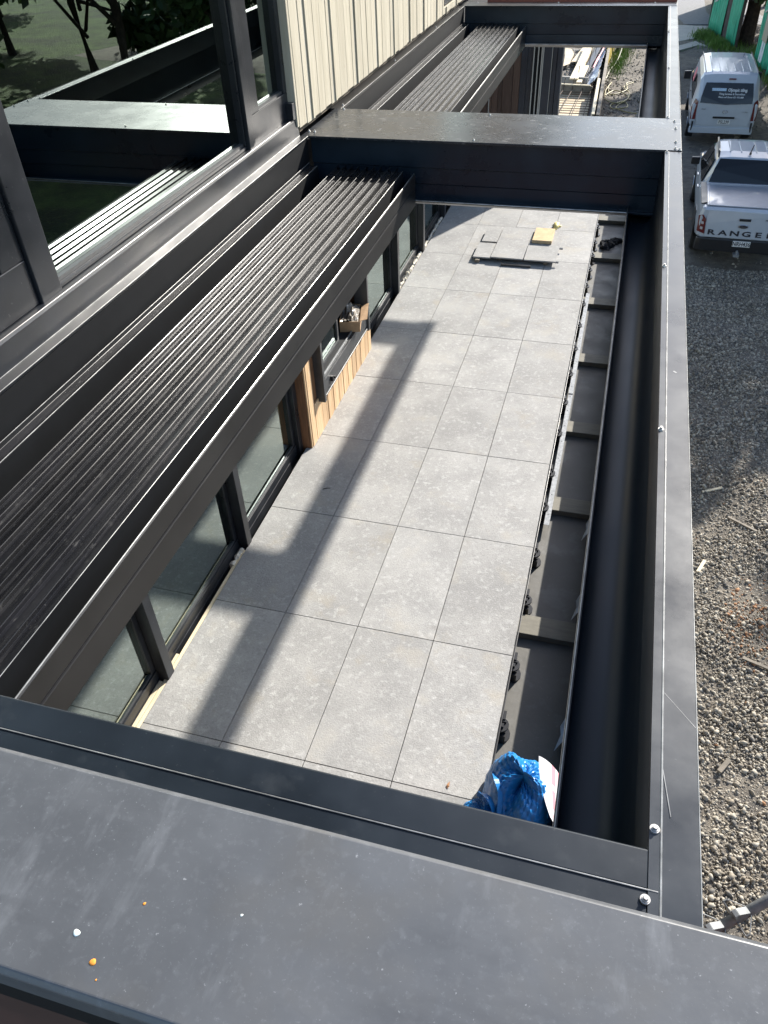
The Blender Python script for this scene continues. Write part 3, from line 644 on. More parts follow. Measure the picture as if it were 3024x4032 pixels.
# ------------------------------------------------------------------ near parapet with grey capping
par = empty('parapet', (0, -2.15, 0), 'wide blotchy grey metal capped parapet ledge across the bottom of the view', 'parapet')
obj('capping', MB().prism([(-2.008, 3.38), (-2.006, 3.444), (-2.014, 3.452), (-2.298, 3.452), (-2.306, 3.444), (-2.306, 3.395)], 'x', -4, 2.6), M_CAP, par, bevel=0.002, seg=2)
obj('capping_lip', MB().box(-4, 2.6, -2.300, -2.285, 3.30, 3.395), M_SHADEDK, par)
obj('wall_core', MB().box(-4, 2.6, -2.284, -2.255, -2.45, 3.39), M_MAROON, par)
cap_top = 3.452
def blob(name, x, y, rad, h, m, label, cat, group=None, el=1.0, rot=0.0):
    mb = MB(); n = 14; rings = []
    for k, (rr, zz) in enumerate(((1.0, 0.0), (0.85, 0.5), (0.5, 0.85), (0.15, 1.0))):
        ring = []
        for i in range(n):
            t = 2*math.pi*i/n; q = rr*rad*(1+0.12*math.sin(2*t+x*50)+0.08*math.sin(3*t+y*70)+0.06*math.sin(7*t))
            a, b = q*math.cos(t)*el, q*math.sin(t)
            ring.append((x+a*math.cos(rot)-b*math.sin(rot), y+a*math.sin(rot)+b*math.cos(rot), cap_top+0.0002+zz*h))
        rings.append(ring)
    mb.loft(rings)
    return tag(obj(name, mb, m, origin=(x, y, cap_top), smooth=True), label, cat, group)

# ------------------------------------------------------------------ loose things on the terrace
def loose(name, x0, x1, y0, y1, z0, z1, m, label, cat, group=None, rot=0.0, bev=0.0015):
    cx, cy = (x0+x1)/2, (y0+y1)/2
    o = obj(name, MB().box(x0, x1, y0, y1, z0, z1), m, bevel=bev, seg=1, origin=(cx, cy, z0)); o.rotation_euler = (0, 0, rot)
    return tag(o, label, cat, group)
G1 = 'spare paving tiles stacked on battens'
loose('paving_tile', -1.36, -0.905, 8.20, 9.38, 0.062, 0.082, M_PAVER, 'long loose grey paving tile in the middle of the stack on the terrace', 'tile', G1, R(-0.8))
loose('paving_tile', -0.90, -0.455, 8.20, 9.36, 0.058, 0.078, M_PAVER, 'long loose grey paving tile under the yellow foam block', 'tile', G1, R(0.5))
loose('paving_tile', -1.625, -1.37, 8.21, 8.74, 0.045, 0.065, M_PAVER, 'small cut grey tile on the near left corner of the stack', 'tile', G1)
loose('paving_tile', -1.60, -1.37, 8.80, 9.32, 0.045, 0.065, M_PAVER, 'small cut grey tile behind the other small one, farther along the stack', 'tile', G1)
loose('paving_tile', -1.20, -0.50, 8.30, 9.30, 0.0365, 0.0565, M_PAVER, 'half hidden grey tile lying lowest in the stack', 'tile', G1)
G2 = 'battens under the tile stack'
loose('batten', -1.58, -1.52, 8.15, 9.3, 0.001, 0.044, M_WETPINE, 'short dark batten under the small cut tiles', 'batten', G2)
loose('batten', -1.28, -1.22, 8.28, 9.3, 0.001, 0.036, M_WETPINE, 'dark batten under the middle of the tile stack', 'batten', G2)
loose('batten', -0.62, -0.56, 8.24, 9.34, 0.001, 0.036, M_WETPINE, 'dark batten under the tile that carries the yellow foam block', 'batten', G2)
loose('timber_strip', -1.2, -0.78, 8.10, 8.14, 0.001, 0.03, M_FRAMEGREY, 'thin grey strip lying in the shadow in front of the tile stack', 'strip')
loose('foam_block', -0.86, -0.575, 8.80, 9.30, 0.079, 0.128, M_SPONGE, 'pale yellow foam block lying on the stacked tiles', 'foam block', bev=0.004)
for i, (x, y) in enumerate(((-0.45, 8.22), (-0.44, 8.72))):
    loose('tile_clip', x-0.01, x+0.04, y, y+0.04, 0.046, 0.060, M_BLKPL, ('small black clip poking out at the near right corner of the tile stack', 'small black clip poking out halfway along the right side of the tile stack')[i], 'clip', 'clips at the tile stack')
# glove
gm = MB()
gm.tube([(-0.60, 9.60, .012), (-0.59, 9.68, .02), (-0.595, 9.76, .022), (-0.60, 9.80, .018)], [.028, .04, .042, .02], 10)
for k, (dx, ln) in enumerate(((-.035, .07), (-.012, .09), (.012, .085), (.034, .065))):
    gm.tube([(-0.597+dx*.7, 9.77, .02), (-0.597+dx, 9.77+ln*.6, .022), (-0.597+dx*1.1, 9.77+ln, .012)], [.012, .012, .007], 8)
gm.tube([(-0.565, 9.68, .02), (-0.53, 9.71, .02), (-0.52, 9.745, .014)], [.014, .012, .007], 8)
tag(obj('glove', gm, M_GLOVE, smooth=True, origin=(-0.59, 9.7, 0)), 'yellow rubber glove lying on the paving behind the foam block', 'glove')
# crumpled black cloth
def crumple(name, cx, cy, z0, a, b, h, m, n=18, rough=0.35, seed=1, origin=None):
    rr = np.random.default_rng(seed); mb = MB(); rings = []
    ph = rr.uniform(0, 6.28, 12)
    for i in range(n+1):
        t = i/n; ring = []
        for k in range(28):
            th = 2*math.pi*k/28
            w = 1+rough*(math.sin(3*th+ph[0]+2*t)*.4+math.sin(5*th+ph[1]-4*t)*.35+math.sin(9*th+ph[2]+7*t)*.25+rr.uniform(-.25, .25))
            rad = math.cos(t*math.pi/2)**0.6*w
            ring.append((cx+a*rad*math.cos(th), cy+b*rad*math.sin(th), z0+h*math.sin(t*math.pi/2)*(1+rough*.5*math.sin(4*th+ph[3])+rr.uniform(-.08, .08)*rough)))
        rings.append(ring)
    mb.loft(rings); return mb
tag(obj('cloth', crumple('c', 0.20, 9.50, -0.159, 0.10, 0.16, 0.07, M_CLOTH, seed=3), M_CLOTH, origin=(0.2, 9.5, -0.16)), 'crumpled black cloth on the membrane beyond the paver edge', 'cloth')
tag(obj('cloth', crumple('c', 0.33, 9.68, -0.159, 0.09, 0.09, 0.05, M_CLOTH, seed=4), M_CLOTH, origin=(0.33, 9.68, -0.16)), 'smaller crumpled black rag touching the upstand, behind the black cloth', 'cloth')

# galvanised strips lying along the paver edge
def strip(y0, y1, x0, x1, z, label):
    t = obj('steel_strip', MB().add([(x0, y0, z), (x0+.045, y0, z), (x1+.045, y1, z), (x1, y1, z), (x0, y0, z+.003), (x0+.045, y0, z+.003), (x1+.045, y1, z+.003), (x1, y1, z+.003)],
            [(0, 3, 2, 1), (4, 5, 6, 7), (0, 1, 5, 4), (1, 2, 6, 5), (2, 3, 7, 6), (3, 0, 4, 7)]).add([(x0+.045, y0, z-.03), (x0+.045, y0, z+.003), (x1+.045, y1, z+.003), (x1+.045, y1, z-.03), (x0+.047, y0, z-.03), (x0+.047, y0, z+.003), (x1+.047, y1, z+.003), (x1+.047, y1, z-.03)],
            [(0, 1, 2, 3), (7, 6, 5, 4), (0, 4, 5, 1), (1, 5, 6, 2), (2, 6, 7, 3), (3, 7, 4, 0)]), M_GALV, origin=(x0, y0, z))
    hm = MB(); n = int((y1-y0)/0.28)
    for i in range(n):
        y = y0+(i+.5)*(y1-y0)/n; x = x0+(x1-x0)*(y-y0)/(y1-y0)+.022
        hm.tube([(x, y, z+.0032), (x, y, z+.0040)], .006, 8)
    obj('hole', hm, M_INK, t)
    return tag(t, label, 'metal strip', 'galvanised strips beside the pavers')
strip(2.78, 5.1, 0.045, 0.052, -0.06, 'galvanised perforated steel strip beside the pavers, nearer one with the free end')
strip(5.0, 7.55, 0.050, 0.040, -0.052, 'galvanised perforated steel strip beside the pavers, farther one running toward the tile stack')

def cr_spline(P, n=8):
    out = []; P = [Vector(p) for p in P]; Q = [P[0]]+P+[P[-1]]
    for i in range(1, len(Q)-2):
        for k in range(n):
            t = k/n; a, b, c, d = Q[i-1], Q[i], Q[i+1], Q[i+2]
            out.append(.5*((2*b)+(c-a)*t+(2*a-5*b+4*c-d)*t*t+(3*b-a-3*c+d)*t**3))
    out.append(P[-1]); return out

# blue bag
bg = empty('tarp_bag', (0.16, -0.1, -0.16), 'bright blue crumpled woven plastic bag in the near corner of the terrace', 'bag')
def bag_mb(cx, cy, z0, a, b, h, seed, nk=72, nt=40, tw=0.0):
    rr = np.random.default_rng(seed); ph = rr.uniform(0, 6.28, 20); mb = MB(); rings = []
    for i in range(nt+1):
        t = i/nt; ring = []
        for k in range(nk):
            th = 2*math.pi*k/nk
            c, s_ = math.cos(th), math.sin(th)
            sq = (abs(c)**2.6+abs(s_)**2.6)**(-1/2.6)
            fold = 0.08*math.sin(3*th+ph[0]+1.5*t)+0.10*abs(math.sin(2.5*th+ph[1]-3*t))+0.05*abs(math.sin(6*th+ph[2]+6*t))+0.035*abs(math.sin(11*th-9*t+ph[3]))
            crink = 0.011*math.sin(26*t*3+5*th+ph[4])*max(0, math.sin(2*th+ph[5]))+rr.uniform(-.005, .005)
            v = t*math.pi*0.5
            rad = sq*(math.cos(v)**0.55)*(1+fold*(1-.5*t)+crink)
            z = z0+h*(math.sin(v)**0.9)*(1+0.10*math.sin(2*th+ph[6])+0.05*math.sin(5*th+ph[7]+3*t))+0.012*abs(math.sin(9*th+17*t+ph[8]))+0.010*abs(math.sin(13*th-23*t+ph[9]))
            ring.append((cx+a*rad*c, cy+b*rad*s_, z))
        rings.append(ring)
    mb.loft(rings); return mb
obj('bag_body', bag_mb(0.215, 0.015, -0.158, 0.205, 0.26, 0.50, 5, 96, 54), M_TARP, bg, smooth='angle')
obj('bag_flap', bag_mb(0.005, -0.20, 0.002, 0.115, 0.17, 0.17, 9, 64, 30), M_TARP, bg, smooth='angle')
obj('bag_side', bag_mb(0.30, -0.28, -0.158, 0.14, 0.20, 0.30, 12, 64, 30), M_TARP, bg, smooth='angle')
def strap(pts, w):
    P = cr_spline(pts, 6); m = MB()
    for a_, b_ in zip(P[:-1], P[1:]):
        d_ = (b_-a_); s_ = d_.cross(Vector((.3, .2, 1))).normalized()*w
        m.obox((a_+b_)/2, d_*.52, s_, d_.cross(s_).normalized()*.0015)
    return obj('handle', m, M_TARP, bg)
strap([(-0.03, -0.02, .09), (-0.015, -0.06, .22), (0.04, -0.12, .27), (0.085, -0.18, .21), (0.09, -0.30, .10)], .018)
strap([(0.03, 0.10, .22), (0.06, -0.02, .34), (0.10, -0.10, .30), (0.11, -0.22, .18)], .016)
# curved printed sheet
sm = MB(); n = 10; m_ = 12; vs = []
for i in range(n+1):
    for j in range(m_+1):
        s_, t_ = i/n, j/m_
        x = 0.285+0.135*s_+0.02*math.sin(t_*2); y = 0.16-0.34*t_-0.03*s_; z = 0.40-0.06*t_-0.10*(s_**2)
        if True: x = x+(0.095*(t_**2.2))*(1-s_)
        vs.append((x, y, z))
mi = []
sm.add(vs, [(i*(m_+1)+j, i*(m_+1)+j+1, (i+1)*(m_+1)+j+1, (i+1)*(m_+1)+j) for i in range(n) for j in range(m_)])
sm.mi = [1 if (i in (6, 7, 9) and j not in (4, 9)) else 0 for i in range(n) for j in range(m_)]
so = obj('paper_sheet', sm, [M_PAPER, M_PINK], origin=(0.35, 0, 0.38), fixn=False)
so.modifiers.new('solid', 'SOLIDIFY').thickness = 0.0015
tag(so, 'curved white printed sheet with pink stripes leaning on the blue bag', 'sheet')

# debris specks
for (x, y) in ((-0.30, -0.02), (-1.33, 2.62), (-1.95, 0.62), (-2.3, 6.9), (-2.22, 6.6)):
    pass
tag(obj('leaf', MB().add([(-0.245, .035, .004), (-0.232, .05, .012), (-0.238, .09, .005), (-0.252, .06, .010), (-0.245, .035, .003), (-0.232, .05, .011), (-0.238, .09, .004), (-0.252, .06, .009)], [(0, 1, 2, 3), (7, 6, 5, 4), (0, 4, 5, 1), (1, 5, 6, 2), (2, 6, 7, 3), (3, 7, 4, 0)]), M_ST4, origin=(-.24, .06, 0)), 'small dry orange leaf lying on the near paver by the blue bag', 'leaf')
tag(obj('twig', MB().tube([(-2.02, 2.74, .004), (-1.99, 2.76, .005), (-1.955, 2.77, .004)], [.003, .004, .002], 5), M_BARK, origin=(-2, 2.76, 0)), 'tiny dark twig on the shaded paver strip by the glass doors', 'twig')

# drops on the capping
blob('dropping', -0.330, -2.235, 0.0050, 0.0014, M_DROP, 'white dried bird dropping on the grey parapet capping', 'dropping')
blob('dropping', -0.118, -2.155, 0.0020, 0.0005, M_DROP, 'faint pale speck on the middle of the grey parapet capping', 'dropping')
blob('rust_spot', -0.288, -2.262, 0.0040, 0.0014, M_ORANGE, 'largest orange spot on the grey capping, beside the white dropping', 'rust spot', 'orange spots on the capping', 1.3, 0.5)
blob('rust_spot', -0.258, -2.176, 0.0022, 0.0008, M_ORANGE, 'small orange spot farther up the grey capping', 'rust spot', 'orange spots on the capping')
blob('rust_spot', -0.272, -2.280, 0.0013, 0.0005, M_ORANGE, 'tiniest orange fleck just below the largest orange spot', 'rust spot', 'orange spots on the capping')

# ------------------------------------------------------------------ scaffold tube
sf = empty('scaffold_tube', (2.4, 0.15, -2.86), 'galvanised scaffold frame with V clips rising from the gravel beside the parapet', 'scaffold')
A = Vector((1.19, -0.743, 0.743)); Dv = Vector((0.193, 0.136, 0.083)).normalized()
obj('ledger', MB().tube([A-Dv*0.45, A+Dv*1.5], 0.024, 18), M_GALVD, sf, smooth=True)
B = A+Dv*1.5
obj('standard', MB().tube([(B.x, B.y, -2.86), (B.x, B.y, 2.0)], 0.024, 16), M_GALV, sf, smooth=True)
pe = Dv.cross(Vector((0, 0, 1))).normalized(); pz = pe.cross(Dv)
def vclip(p, d1, w):
    m = MB(); a = p+d1*0.022
    t = Dv*0.03
    tip = a+d1*0.06-Dv*0.03
    for off in (-0.014, 0.014):
        pass
    n_ = d1.cross(Dv).normalized()*w
    for (q0, q1) in ((a-t*1.2, tip-Dv*0.008), (tip-Dv*0.008, tip+Dv*0.012), (tip+Dv*0.012, a+t*1.2)):
        ax = (q1-q0)/2; th = n_.cross(ax).normalized()*0.0022
        m.obox((q0+q1)/2, ax, n_, th)
    return obj('clip', m, M_GALVD, sf, bevel=0.0008, seg=1)
for p in (A+Dv*0.115, A-Dv*0.02):
    for dd in ((pe*-1+pz*.4).normalized(), pe, pz):
        vclip(p, dd, 0.016)
tag(obj('plank', MB().obox((1.15, -0.55, -2.73), (0.5, 0.35, 0), (-0.05, 0.07, 0), (0, 0, 0.03)), M_PINE, origin=(1.15, -0.55, -2.76), bevel=0.004), 'pale timber plank on the gravel beneath the scaffold tube', 'plank')

# ------------------------------------------------------------------ vehicles
def ring(y, pts): return [(x, y, z) for x, z in pts]
def sym(pts): return [(x, z) for x, z in pts]+[(-x, z) for x, z in reversed(pts)]
def wheel(parent, T, x, y, rad, w):
    m = MB(); s_ = 1 if x > 0 else -1
    m.tube([T(x-s_*w, y, rad), T(x-s_*w*.15, y, rad), T(x, y, rad)], [rad, rad, rad*.93], 22)
    wo = obj('wheel', m, M_TYRE, parent)
    obj('rim', MB().tube([T(x-s_*.02, y, rad), T(x+s_*.006, y, rad)], [rad*.66, rad*.62], 18), M_CHROME, wo)

def plate(parent, T, x, y, z, body, ny=0.0, w=0.36, h=0.125):
    p = obj('number_plate', MB().add([T(x-w/2, y, z-h/2), T(x+w/2, y, z-h/2), T(x+w/2, y+ny, z+h/2), T(x-w/2, y+ny, z+h/2), T(x-w/2, y-.012, z-h/2), T(x+w/2, y-.012, z-h/2), T(x+w/2, y+ny-.012, z+h/2), T(x-w/2, y+ny-.012, z+h/2)],
            [(0, 1, 2, 3), (7, 6, 5, 4), (0, 4, 5, 1), (1, 5, 6, 2), (2, 6, 7, 3), (3, 7, 4, 0)]), M_PLATE, parent, bevel=0.004)
    o0 = Vector(T(0, 0, 0)); xd = Vector(T(1, 0, 0))-o0; yd = Vector(T(0, ny, h))-o0
    text('lettering', body, 0.125, T(x, y-.0135+ny*.5, z-.002), xd, yd, M_INK, p, depth=.002, sx=0.80, bold=0.0016)
    return p

# ---- ute
UX, UY, UZ, UR = 2.935, 15.47, -2.86, R(-1.5)
def TU(x, y, z):
    return (UX+x*math.cos(UR)-y*math.sin(UR), UY+x*math.sin(UR)+y*math.cos(UR), UZ+z)
ute = empty('pickup_truck', TU(0, 2.6, 0), 'white double cab pickup with a covered tray, parked on the gravel behind the van', 'pickup truck')
def TR(rings): return [[TU(*p) for p in rg] for rg in rings]
low = []
for y, w, zt, zb in ((0.04, .87, 1.26, .62), (0.10, .915, 1.30, .60), (0.5, .93, 1.31, .50), (1.6, .93, 1.31, .45), (1.75, .925, 1.22, .45), (3.7, .925, 1.20, .45), (3.9, .92, 1.16, .45), (4.9, .89, 1.06, .45), (5.25, .80, .98, .45), (5.33, .66, .90, .5)):
    low.append(ring(y, sym([(w*.80, zb), (w*.97, zb+.10), (w, zb+.35), (w*.985, zt-.14), (w*.94, zt-.02), (w*.90, zt)])))
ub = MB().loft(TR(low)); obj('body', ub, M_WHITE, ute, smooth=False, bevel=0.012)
cab = []
for y, wb, wt, zt in ((1.66, .87, .66, 1.36), (1.78, .89, .64, 1.62), (1.98, .90, .62, 1.80), (2.3, .90, .63, 1.845), (3.1, .90, .62, 1.845), (3.45, .90, .60, 1.79), (4.15, .88, .74, 1.24)):
    zb = 1.12
    cab.append(ring(y, sym([(wb, zb), (wb*.99, zb+.06), (wt+.045, zt-.10 if zt-zb > .3 else zt-.04), (wt, zt-.02), (wt*.6, zt+.005)])))
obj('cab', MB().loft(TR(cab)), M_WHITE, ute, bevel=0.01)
# glass
def patch(name, pts, m, parent, T, th=0.006, nrm=(0, -1, 0), bevel=0.0):
    n = len(pts); v = [Vector(T(*p)) for p in pts]; nn = Vector(nrm).normalized()*th
    mb = MB().add([p+nn for p in v]+[p-nn for p in v], [tuple(range(n)), tuple(range(2*n-1, n-1, -1))]+[(i, (i+1) % n, n+(i+1) % n, n+i) for i in range(n)])
    return obj(name, mb, m, parent, bevel=bevel)
patch('rear_window', [(-.76, 1.62, 1.345), (.76, 1.62, 1.345), (.69, 1.735, 1.60), (.60, 1.88, 1.785), (-.60, 1.88, 1.785), (-.69, 1.735, 1.60)], M_CARGLASS, ute, TU, 0.012, (0, -.8, .5))
for s_ in (-1, 1):
    patch('side_window', [(s_*.893, 1.98, 1.24), (s_*.893, 2.75, 1.22), (s_*.69, 2.72, 1.72), (s_*.69, 2.12, 1.70)], M_CARGLASS, ute, TU, 0.012, (s_, 0, .4))
    patch('side_window', [(s_*.893, 2.85, 1.22), (s_*.888, 3.85, 1.21), (s_*.68, 3.42, 1.70), (s_*.69, 2.82, 1.72)], M_CARGLASS, ute, TU, 0.012, (s_, 0, .4))
    obj('roof_rail', MB().tube([TU(s_*.635, 1.98, 1.79), TU(s_*.64, 2.1, 1.875), TU(s_*.645, 2.7, 1.90), TU(s_*.635, 3.2, 1.875), TU(s_*.62, 3.34, 1.81)], [.016, .028, .03, .028, .014], 8), M_BLKPL, ute)
    patch('tray_cap', [(s_*.79, .30, 1.325), (s_*.905, .24, 1.318), (s_*.922, 1.62, 1.320), (s_*.80, 1.64, 1.327)], M_BLKPL, ute, TU, 0.012, (0, 0, 1))
    tl = patch('tail_lamp', [(s_*.735, .02, .76), (s_*.90, .07, .80), (s_*.915, .12, 1.12), (s_*.83, .035, 1.16), (s_*.76, .02, 1.08)], M_RED, ute, TU, 0.022, (0, -1, 0), bevel=0.006)
    for zq in (.84, .955):
        patch('lens', [(s_*.79, -.008, zq+.015), (s_*.845, .006, zq+.02), (s_*.85, .006, zq+.07), (s_*.797, -.008, zq+.07)], M_LAMPW, tl, TU, 0.006, (0, -1, 0))
    obj('mirror', MB().obox(TU(s_*1.02, 3.72, 1.20), (.10, 0, 0), (0, .05, 0), (0, 0, .085)), M_BLKPL, ute, bevel=.02)
    for yy in (2.15, 3.05):
        obj('door_handle', MB().obox(TU(s_*.938, yy, 1.08), (.012, 0, 0), (0, .09, 0), (0, 0, .014)), M_CHROME, ute, bevel=.004)
    patch('wheel_arch', [(s_*.925, .72, .42), (s_*.925, .78, .75), (s_*.925, .98, .92), (s_*.925, 1.36, .92), (s_*.925, 1.56, .75), (s_*.925, 1.62, .42)], M_BLKPL, ute, TU, 0.014, (s_, 0, 0))
    for yy in (1.17, 4.4): wheel(ute, TU, s_*.93, yy, .38, .24)
    for k in (.16, .40):
        obj('roof_rib', MB().obox(TU(s_*k, 2.65, 1.852), (.012, 0, 0), (0, .42, 0), (0, 0, .006)), M_WHITE, ute, bevel=.004)
patch('bed_cover', [(-.745, .16, 1.322), (.745, .16, 1.322), (.745, 1.55, 1.322), (-.745, 1.55, 1.322)], M_SILVER, ute, TU, 0.010, (0, 0, 1), bevel=.004)
for s_ in (-1, 1):
    patch('cover_rail', [(s_*.75, .14, 1.325), (s_*.785, .14, 1.325), (s_*.785, 1.58, 1.325), (s_*.75, 1.58, 1.325)], M_SILVER, ute, TU, 0.016, (0, 0, 1))
obj('cover_housing', MB().obox(TU(0, 1.585, 1.335), (.76, 0, 0), (0, .035, 0), (0, 0, .02)), M_SILVER, ute, bevel=.006)
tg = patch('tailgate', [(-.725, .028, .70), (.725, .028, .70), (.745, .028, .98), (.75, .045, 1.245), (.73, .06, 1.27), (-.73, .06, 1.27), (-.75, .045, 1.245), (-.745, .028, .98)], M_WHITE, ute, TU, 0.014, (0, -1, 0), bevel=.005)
obj('handle', MB().obox(TU(0.03, .018, 1.10), (.115, 0, 0), (0, .02, 0), (0, 0, .024)), M_BLKPL, tg, bevel=.005)
bm_ = MB(); bm_.loft([[TU(.10*math.cos(t)*k+.02, -.002-.006*j, .965+.042*math.sin(t)*k) for t in [2*math.pi*i/24 for i in range(24)]] for j, k in ((0, 1), (1, 1), (2, .9))])
obj('badge', bm_, M_CHROME, tg)
bm2 = MB(); bm2.loft([[TU(.08*math.cos(t)*k+.02, -.015-.003*j, .965+.03*math.sin(t)*k) for t in [2*math.pi*i/24 for i in range(24)]] for j, k in ((0, 1), (1, .97))])
obj('badge_field', bm2, M_INK, tg)
text('badge_script', 'Ford', .045, TU(.02, -.020, .965), Vector(TU(1, 0, 0))-Vector(TU(0, 0, 0)), (0, 0, 1), M_CHROME, tg, depth=.001, shear=.3)
for k, ch in enumerate('RANGER'):
    text('lettering', ch, .150, TU(-.60+.24*k, .008, .80), Vector(TU(1, 0, 0))-Vector(TU(0, 0, 0)), (0, 0, 1), M_INK, tg, depth=.003, sx=1.75, bold=.004)
text('lettering', 'WILDTRAK', .052, TU(.56, .010, 1.12), Vector(TU(1, 0, 0))-Vector(TU(0, 0, 0)), (0, 0, 1), M_INK, tg, depth=.002, shear=.3, sx=1.1)
obj('bumper', MB().loft(TR([ring(y, sym([(w, .42), (w, .60), (w*.98, .685)])) for y, w in ((-.06, .80), (-.03, .88), (.06, .90))])), M_BLKPL, ute, bevel=.012)
obj('tow_bar', MB().obox(TU(0, -.10, .40), (.06, 0, 0), (0, .10, 0), (0, 0, .03)).tube([TU(0, -.16, .42), TU(0, -.16, .50)], .025, 10), M_GALV, ute)
plate(ute, TU, 0.06, -.065, .615, 'NRH436')
obj('antenna', MB().tube([TU(.03, 2.12, 1.84), TU(.03, 2.10, 1.90), TU(.06, 2.05, 2.06)], [.03, .014, .008], 8), M_BLKPL, ute)
patch('windscreen', [(-.70, 4.02, 1.30), (.70, 4.02, 1.30), (.57, 3.5, 1.76), (-.57, 3.5, 1.76)], M_CARGLASS, ute, TU, 0.012, (0, .6, .8))
patch('headlamp', [(-.86, 4.98, .92), (-.70, 5.22, .92), (-.72, 5.16, 1.03), (-.86, 4.80, 1.06)], M_LAMPW, ute, TU, 0.02, (-1, .6, .2))

# ---- van
VX, VY, VZ, VR = 2.975, 24.75, -2.80, R(-1.0)
def TV(x, y, z):
    return (VX+x*math.cos(VR)-y*math.sin(VR), VY+x*math.sin(VR)+y*math.cos(VR), VZ+z)
van = empty('van', TV(0, 2.5, 0), 'white delivery van with tiling lettering on its dark rear window, parked by the green fence', 'van')
rings_ = []
def vsec(y, w, wr, zt, zb=.45):
    zm = .95
    return ring(y, sym([(w*.9, zb), (w*.98, zb+.12), (w, zm-.1), (w*.995, 1.12), (wr+.06+(w-wr)*.1, zt-.16), (wr, zt-.03), (wr*.7, zt), (wr*.3, zt+.008)]))
for a in ((0.02, .90, .68, 1.30), (0.06, .93, .72, 1.42), (0.20, .945, .735, 1.70), (0.34, .955, .745, 1.885), (0.50, .96, .755, 1.925), (2.4, .96, .76, 1.94), (3.3, .96, .745, 1.92), (3.75, .955, .72, 1.80)):
    rings_.append(vsec(*a))
rings_.append(vsec(4.55, .93, .80, 1.20)); rings_.append(vsec(5.0, .86, .70, 1.02)); rings_.append(vsec(5.12, .74, .6, .90))
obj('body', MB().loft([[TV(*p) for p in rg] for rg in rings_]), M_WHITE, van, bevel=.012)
sl = (0, -1, .28)
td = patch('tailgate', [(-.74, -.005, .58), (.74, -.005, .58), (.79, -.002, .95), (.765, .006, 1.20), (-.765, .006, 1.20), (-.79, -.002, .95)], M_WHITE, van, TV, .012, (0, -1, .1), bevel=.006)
rw = patch('rear_window', [(-.735, -.015, 1.19), (0, -.028, 1.15), (.735, -.015, 1.19), (.725, .030, 1.36), (.655, .155, 1.70), (-.655, .155, 1.70), (-.725, .030, 1.36)], M_CARGLASS, van, TV, .010, (0, -1, .3))
xd = Vector(TV(1, 0, 0))-Vector(TV(0, 0, 0)); yd = Vector((0, .333, 1)).normalized()
def ont(x, z): return TV(x, -.015+(z-1.19)*.333-.026, z)
obj('logo_strip', MB().obox(ont(-.26, 1.535), xd*.20, yd*.038, xd.cross(yd)*.003), M_SIGNB, rw)
text('lettering', 'Olympic tiling.', .118, ont(.26, 1.525), xd, yd, M_SIGNW, rw, shear=.12, sx=.80, bold=.003)
text('lettering', 'Tiling Services & Demolition', .068, ont(.12, 1.425), xd, yd, M_SIGNW, rw, sx=.92, bold=.001)
text('lettering', 'Please call Goran 021 932 888', .062, ont(.10, 1.345), xd, yd, M_SIGNW, rw, shear=.2, sx=.92, bold=.001)
obj('brake_lamp', MB().obox(TV(.06, .225, 1.79), (.10, 0, 0), (0, .012, 0), (0, 0, .018)), M_RED, van, bevel=.004)
for s_ in (-1, 1):
    patch('tail_lamp', [(s_*.79, .01, .72), (s_*.93, .06, .72), (s_*.955, .10, 1.05), (s_*.875, .10, 1.28), (s_*.79, .03, 1.22)], M_RED, van, TV, .022, (0, -1, 0), bevel=.006)
    obj('bumper_trim', MB().obox(TV(s_*.84, -.03, .55), (.025, 0, 0), (0, .03, 0), (0, 0, .13)), M_BLKPL, van, bevel=.006)
    patch('side_window', [(s_*.955, .55, 1.16), (s_*.955, 2.1, 1.16), (s_*.83, 2.1, 1.70), (s_*.825, .72, 1.68)], M_CARGLASS, van, TV, .014, (s_, 0, .3))
    patch('side_window', [(s_*.955, 2.2, 1.16), (s_*.945, 3.95, 1.14), (s_*.80, 3.55, 1.66), (s_*.83, 2.2, 1.70)], M_CARGLASS, van, TV, .014, (s_, 0, .3))
    obj('mirror', MB().obox(TV(s_*1.10, 3.75, 1.18), (.11, 0, 0), (0, .06, 0), (0, 0, .12)), M_BLKPL, van, bevel=.02)
    obj('door_handle', MB().obox(TV(s_*.968, 2.35, 1.02), (.012, 0, 0), (0, .10, 0), (0, 0, .016)), M_BLKPL, van)
    obj('roof_edge', MB().obox(TV(s_*.735, 1.95, 1.915), (.012, 0, 0), (0, 1.45, 0), (0, 0, .014)), M_BLKPL, van)
    for yy in (.95, 4.15): wheel(van, TV, s_*.955, yy, .34, .22)
for k in (-.55, -.33, -.11, .11, .33, .55):
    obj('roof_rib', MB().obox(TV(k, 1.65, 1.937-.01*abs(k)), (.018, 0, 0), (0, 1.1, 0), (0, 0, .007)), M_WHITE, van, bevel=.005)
obj('garnish', MB().obox(TV(.02, -.03, .80), (.31, 0, 0), (0, .02, 0), (0, 0, .026)), M_BLKPL, van, bevel=.006)
em = MB()
for i in range(24):
    t0, t1 = 2*math.pi*i/24, 2*math.pi*(i+1)/24
    p0 = Vector(TV(.03+.075*math.cos(t0), -.022, .955+.042*math.sin(t0))); p1 = Vector(TV(.03+.075*math.cos(t1), -.022, .955+.042*math.sin(t1)))
    em.tube([p0, p1], .006, 6)
for (a, b) in (((-.032, -.030), (-.018, .030)), ((.018, -.030), (.032, .030)), ((-.026, -.004), (.026, .006))):
    em.tube([TV(.03+a[0], -.022, .955+a[1]), TV(.03+b[0], -.022, .955+b[1])], .006, 6)
obj('emblem', em, M_CHROME, van)
plate(van, TV, .05, -.028, .68, 'FSL239')
text('lettering', 'iLoad', .05, TV(-.60, -.022, 1.02), xd, (0, 0, 1), M_FRAMEGREY, van, depth=.002, shear=.2)
